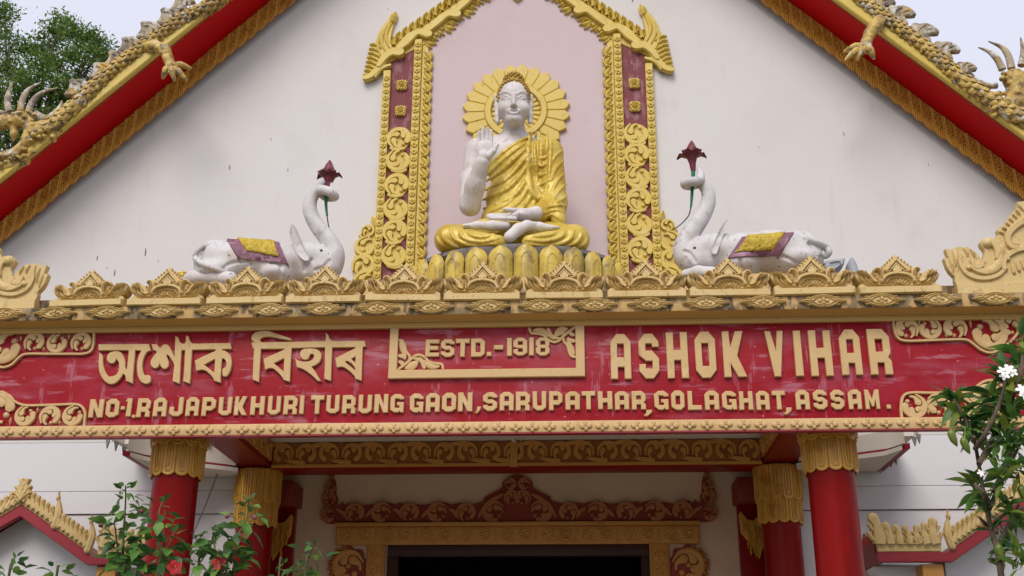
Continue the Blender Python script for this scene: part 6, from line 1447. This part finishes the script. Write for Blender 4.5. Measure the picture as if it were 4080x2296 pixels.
cl = [(3800, 1590, 26, .125), (3850, 1650, 22, .12), (3880, 1700, 22, .11), (3960, 1590, 24, .125), (4010, 1500, 24, .125), (4060, 1420, 22, .12), (4075, 1350, 12, .10), (3950, 1680, 24, .115), (4040, 1640, 26, .12), (4075, 1560, 18, .12), (3985, 1740, 20, .11), (4050, 1760, 22, .11), (3885, 1930, 22, .10), (3990, 1880, 18, .11), (4060, 1860, 20, .11), (3930, 2010, 14, .09), (4010, 2010, 16, .10), (4060, 2060, 20, .10), (3960, 2110, 10, .08), (4020, 2160, 16, .09), (4065, 2230, 20, .10), (3985, 2230, 10, .08), (3860, 1735, 12, .10), (3935, 1770, 10, .09)]
cnt = 0
for x, y, n, L in cl:
    p = U(x, y, YSH+rr.uniform(-.18, .18))
    for i in range(n):
        az = 2*math.pi*i/n*1.62+rr.uniform(-.3, .3); el = rr.uniform(-.7, .9) if i % 3 else rr.uniform(.5, 1.3)
        if cnt < 520: put_leaf(rr.choice(FL), sh, p+np.array((rr.uniform(-.02, .02), rr.uniform(-.02, .02), rr.uniform(-.05, .03))), az, el, 1.0*L*rr.uniform(.7, 1.2), rr.uniform(-.9, .9))
        cnt += 1
for x, y, r in ((3995, 1482, .028), (4018, 1472, .028), (4034, 1484, .024), (4003, 1496, .024), (4072, 1552, .028), (4082, 1575, .026), (3908, 1886, .018)):
    part('flower', white_flower(sh, U(x, y, YSH-.2), r, rr), M['white_petal'], sh, 80)
for x, y, x2, y2 in ((3795, 1738, 3805, 1700), (3845, 1768, 3845, 1700), (3985, 2195, 3990, 2150), (4075, 1960, 4070, 1930)):
    g = MB(); a, b = U(x, y, YSH-.1), U(x2, y2, YSH-.1); g.tube([b, (a+b)/2, a+np.array((0, 0, .035))], [.004]*2, 5, 3)
    g.tube([a+np.array((0, 0, .035)), a+np.array((-.004, 0, .012)), a+np.array((.004, 0, -.02)), a+np.array((.016, 0, -.05))], [.006, .020, .018, .003], 8, 3); part('seed_pod', g, M['leaf_c'], sh)

# ================================================================ TREE BEHIND THE ROOF
YT = 24.0; rr = random.Random(31)
tr = thing('broadleaf_tree', 'bushy green tree behind the left roof slope', 'tree', (U(180, 500, YT)[0], YT, 0))
tx0 = U(180, 500, YT)[0]; top = U(200, 400, YT)
g = MB(); g.tube([(tx0-.4, YT, 0), (tx0-.2, YT, 4), (tx0, YT, 8), top], [.36, .30, .22, .10], 12, 6); part('trunk', g, M['bark'], tr)
blobs = [(-40, 60, .50, .7), (20, 60, .28, .30), (30, 170, .40, .45), (-50, 260, .6, .6), (240, 90, .38, .30), (200, 150, .48, .38), (290, 130, .36, .34), (360, 160, .34, .26), (405, 190, .26, .22), (425, 240, .16, .18), (330, 230, .46, .34), (250, 250, .5, .4), (170, 260, .42, .35), (120, 330, .50, .40), (60, 280, .36, .34), (230, 340, .55, .36), (330, 320, .36, .30), (60, 400, .6, .45), (180, 420, .6, .45), (280, 410, .5, .36), (20, 500, .7, .5), (-60, 420, .6, .6), (130, 520, .7, .5), (40, 590, .7, .5), (230, 500, .6, .45), (130, 200, .22, .20)]
for x, y, rx, rz in blobs:
    c = U(x, y, YT); g = MB(); g.tube([np.array((tx0, YT, top[2]-3.5)), (np.array((tx0, YT, top[2]-2))+c)/2+np.array((rr.uniform(-.3, .3), 0, -.3)), c], [.06, .035, .012], 7, 5); part('limb', g, M['bark'], tr)
vs = []; fs = []
for x, y, rx, rz in blobs:
    c = U(x, y, YT+rr.uniform(-.5, .5)); sub = []
    for k in range(int(10+46*rx)):
        d = rng.normal(size=3); d /= np.linalg.norm(d); sub.append((c+d*np.array((rx, rx*1.1, rz))*rr.uniform(.45, 1.0), rr.uniform(.07, .17)))
    for sc_, sr in sub:
        n = int(22*(sr/.12)**1.5)+6
        D = rng.normal(size=(n, 3))*np.array((sr, sr, sr*.7)); N_ = rng.normal(size=(n, 3))+np.array((0, -.3, .8)); Tn = rng.normal(size=(n, 3))
        for i in range(n):
            nn = N_[i]/np.linalg.norm(N_[i]); t_ = np.cross(nn, Tn[i]); t_ /= np.linalg.norm(t_); b_ = np.cross(nn, t_); L = rr.uniform(.035, .065); w_ = L*.45; p = sc_+D[i]
            o = len(vs); vs += [p-t_*L, p+b_*w_, p+t_*L, p-b_*w_]; fs.append((o, o+1, o+2, o+3))
me = bpy.data.meshes.new('foliage'); me.from_pydata([tuple(map(float, v-wl(tr))) for v in vs], [], fs); me.materials.append(M['tree_leaf'])
o = bpy.data.objects.new('foliage', me); _link(o, tr, wl(tr)); tag(o, kind='stuff')
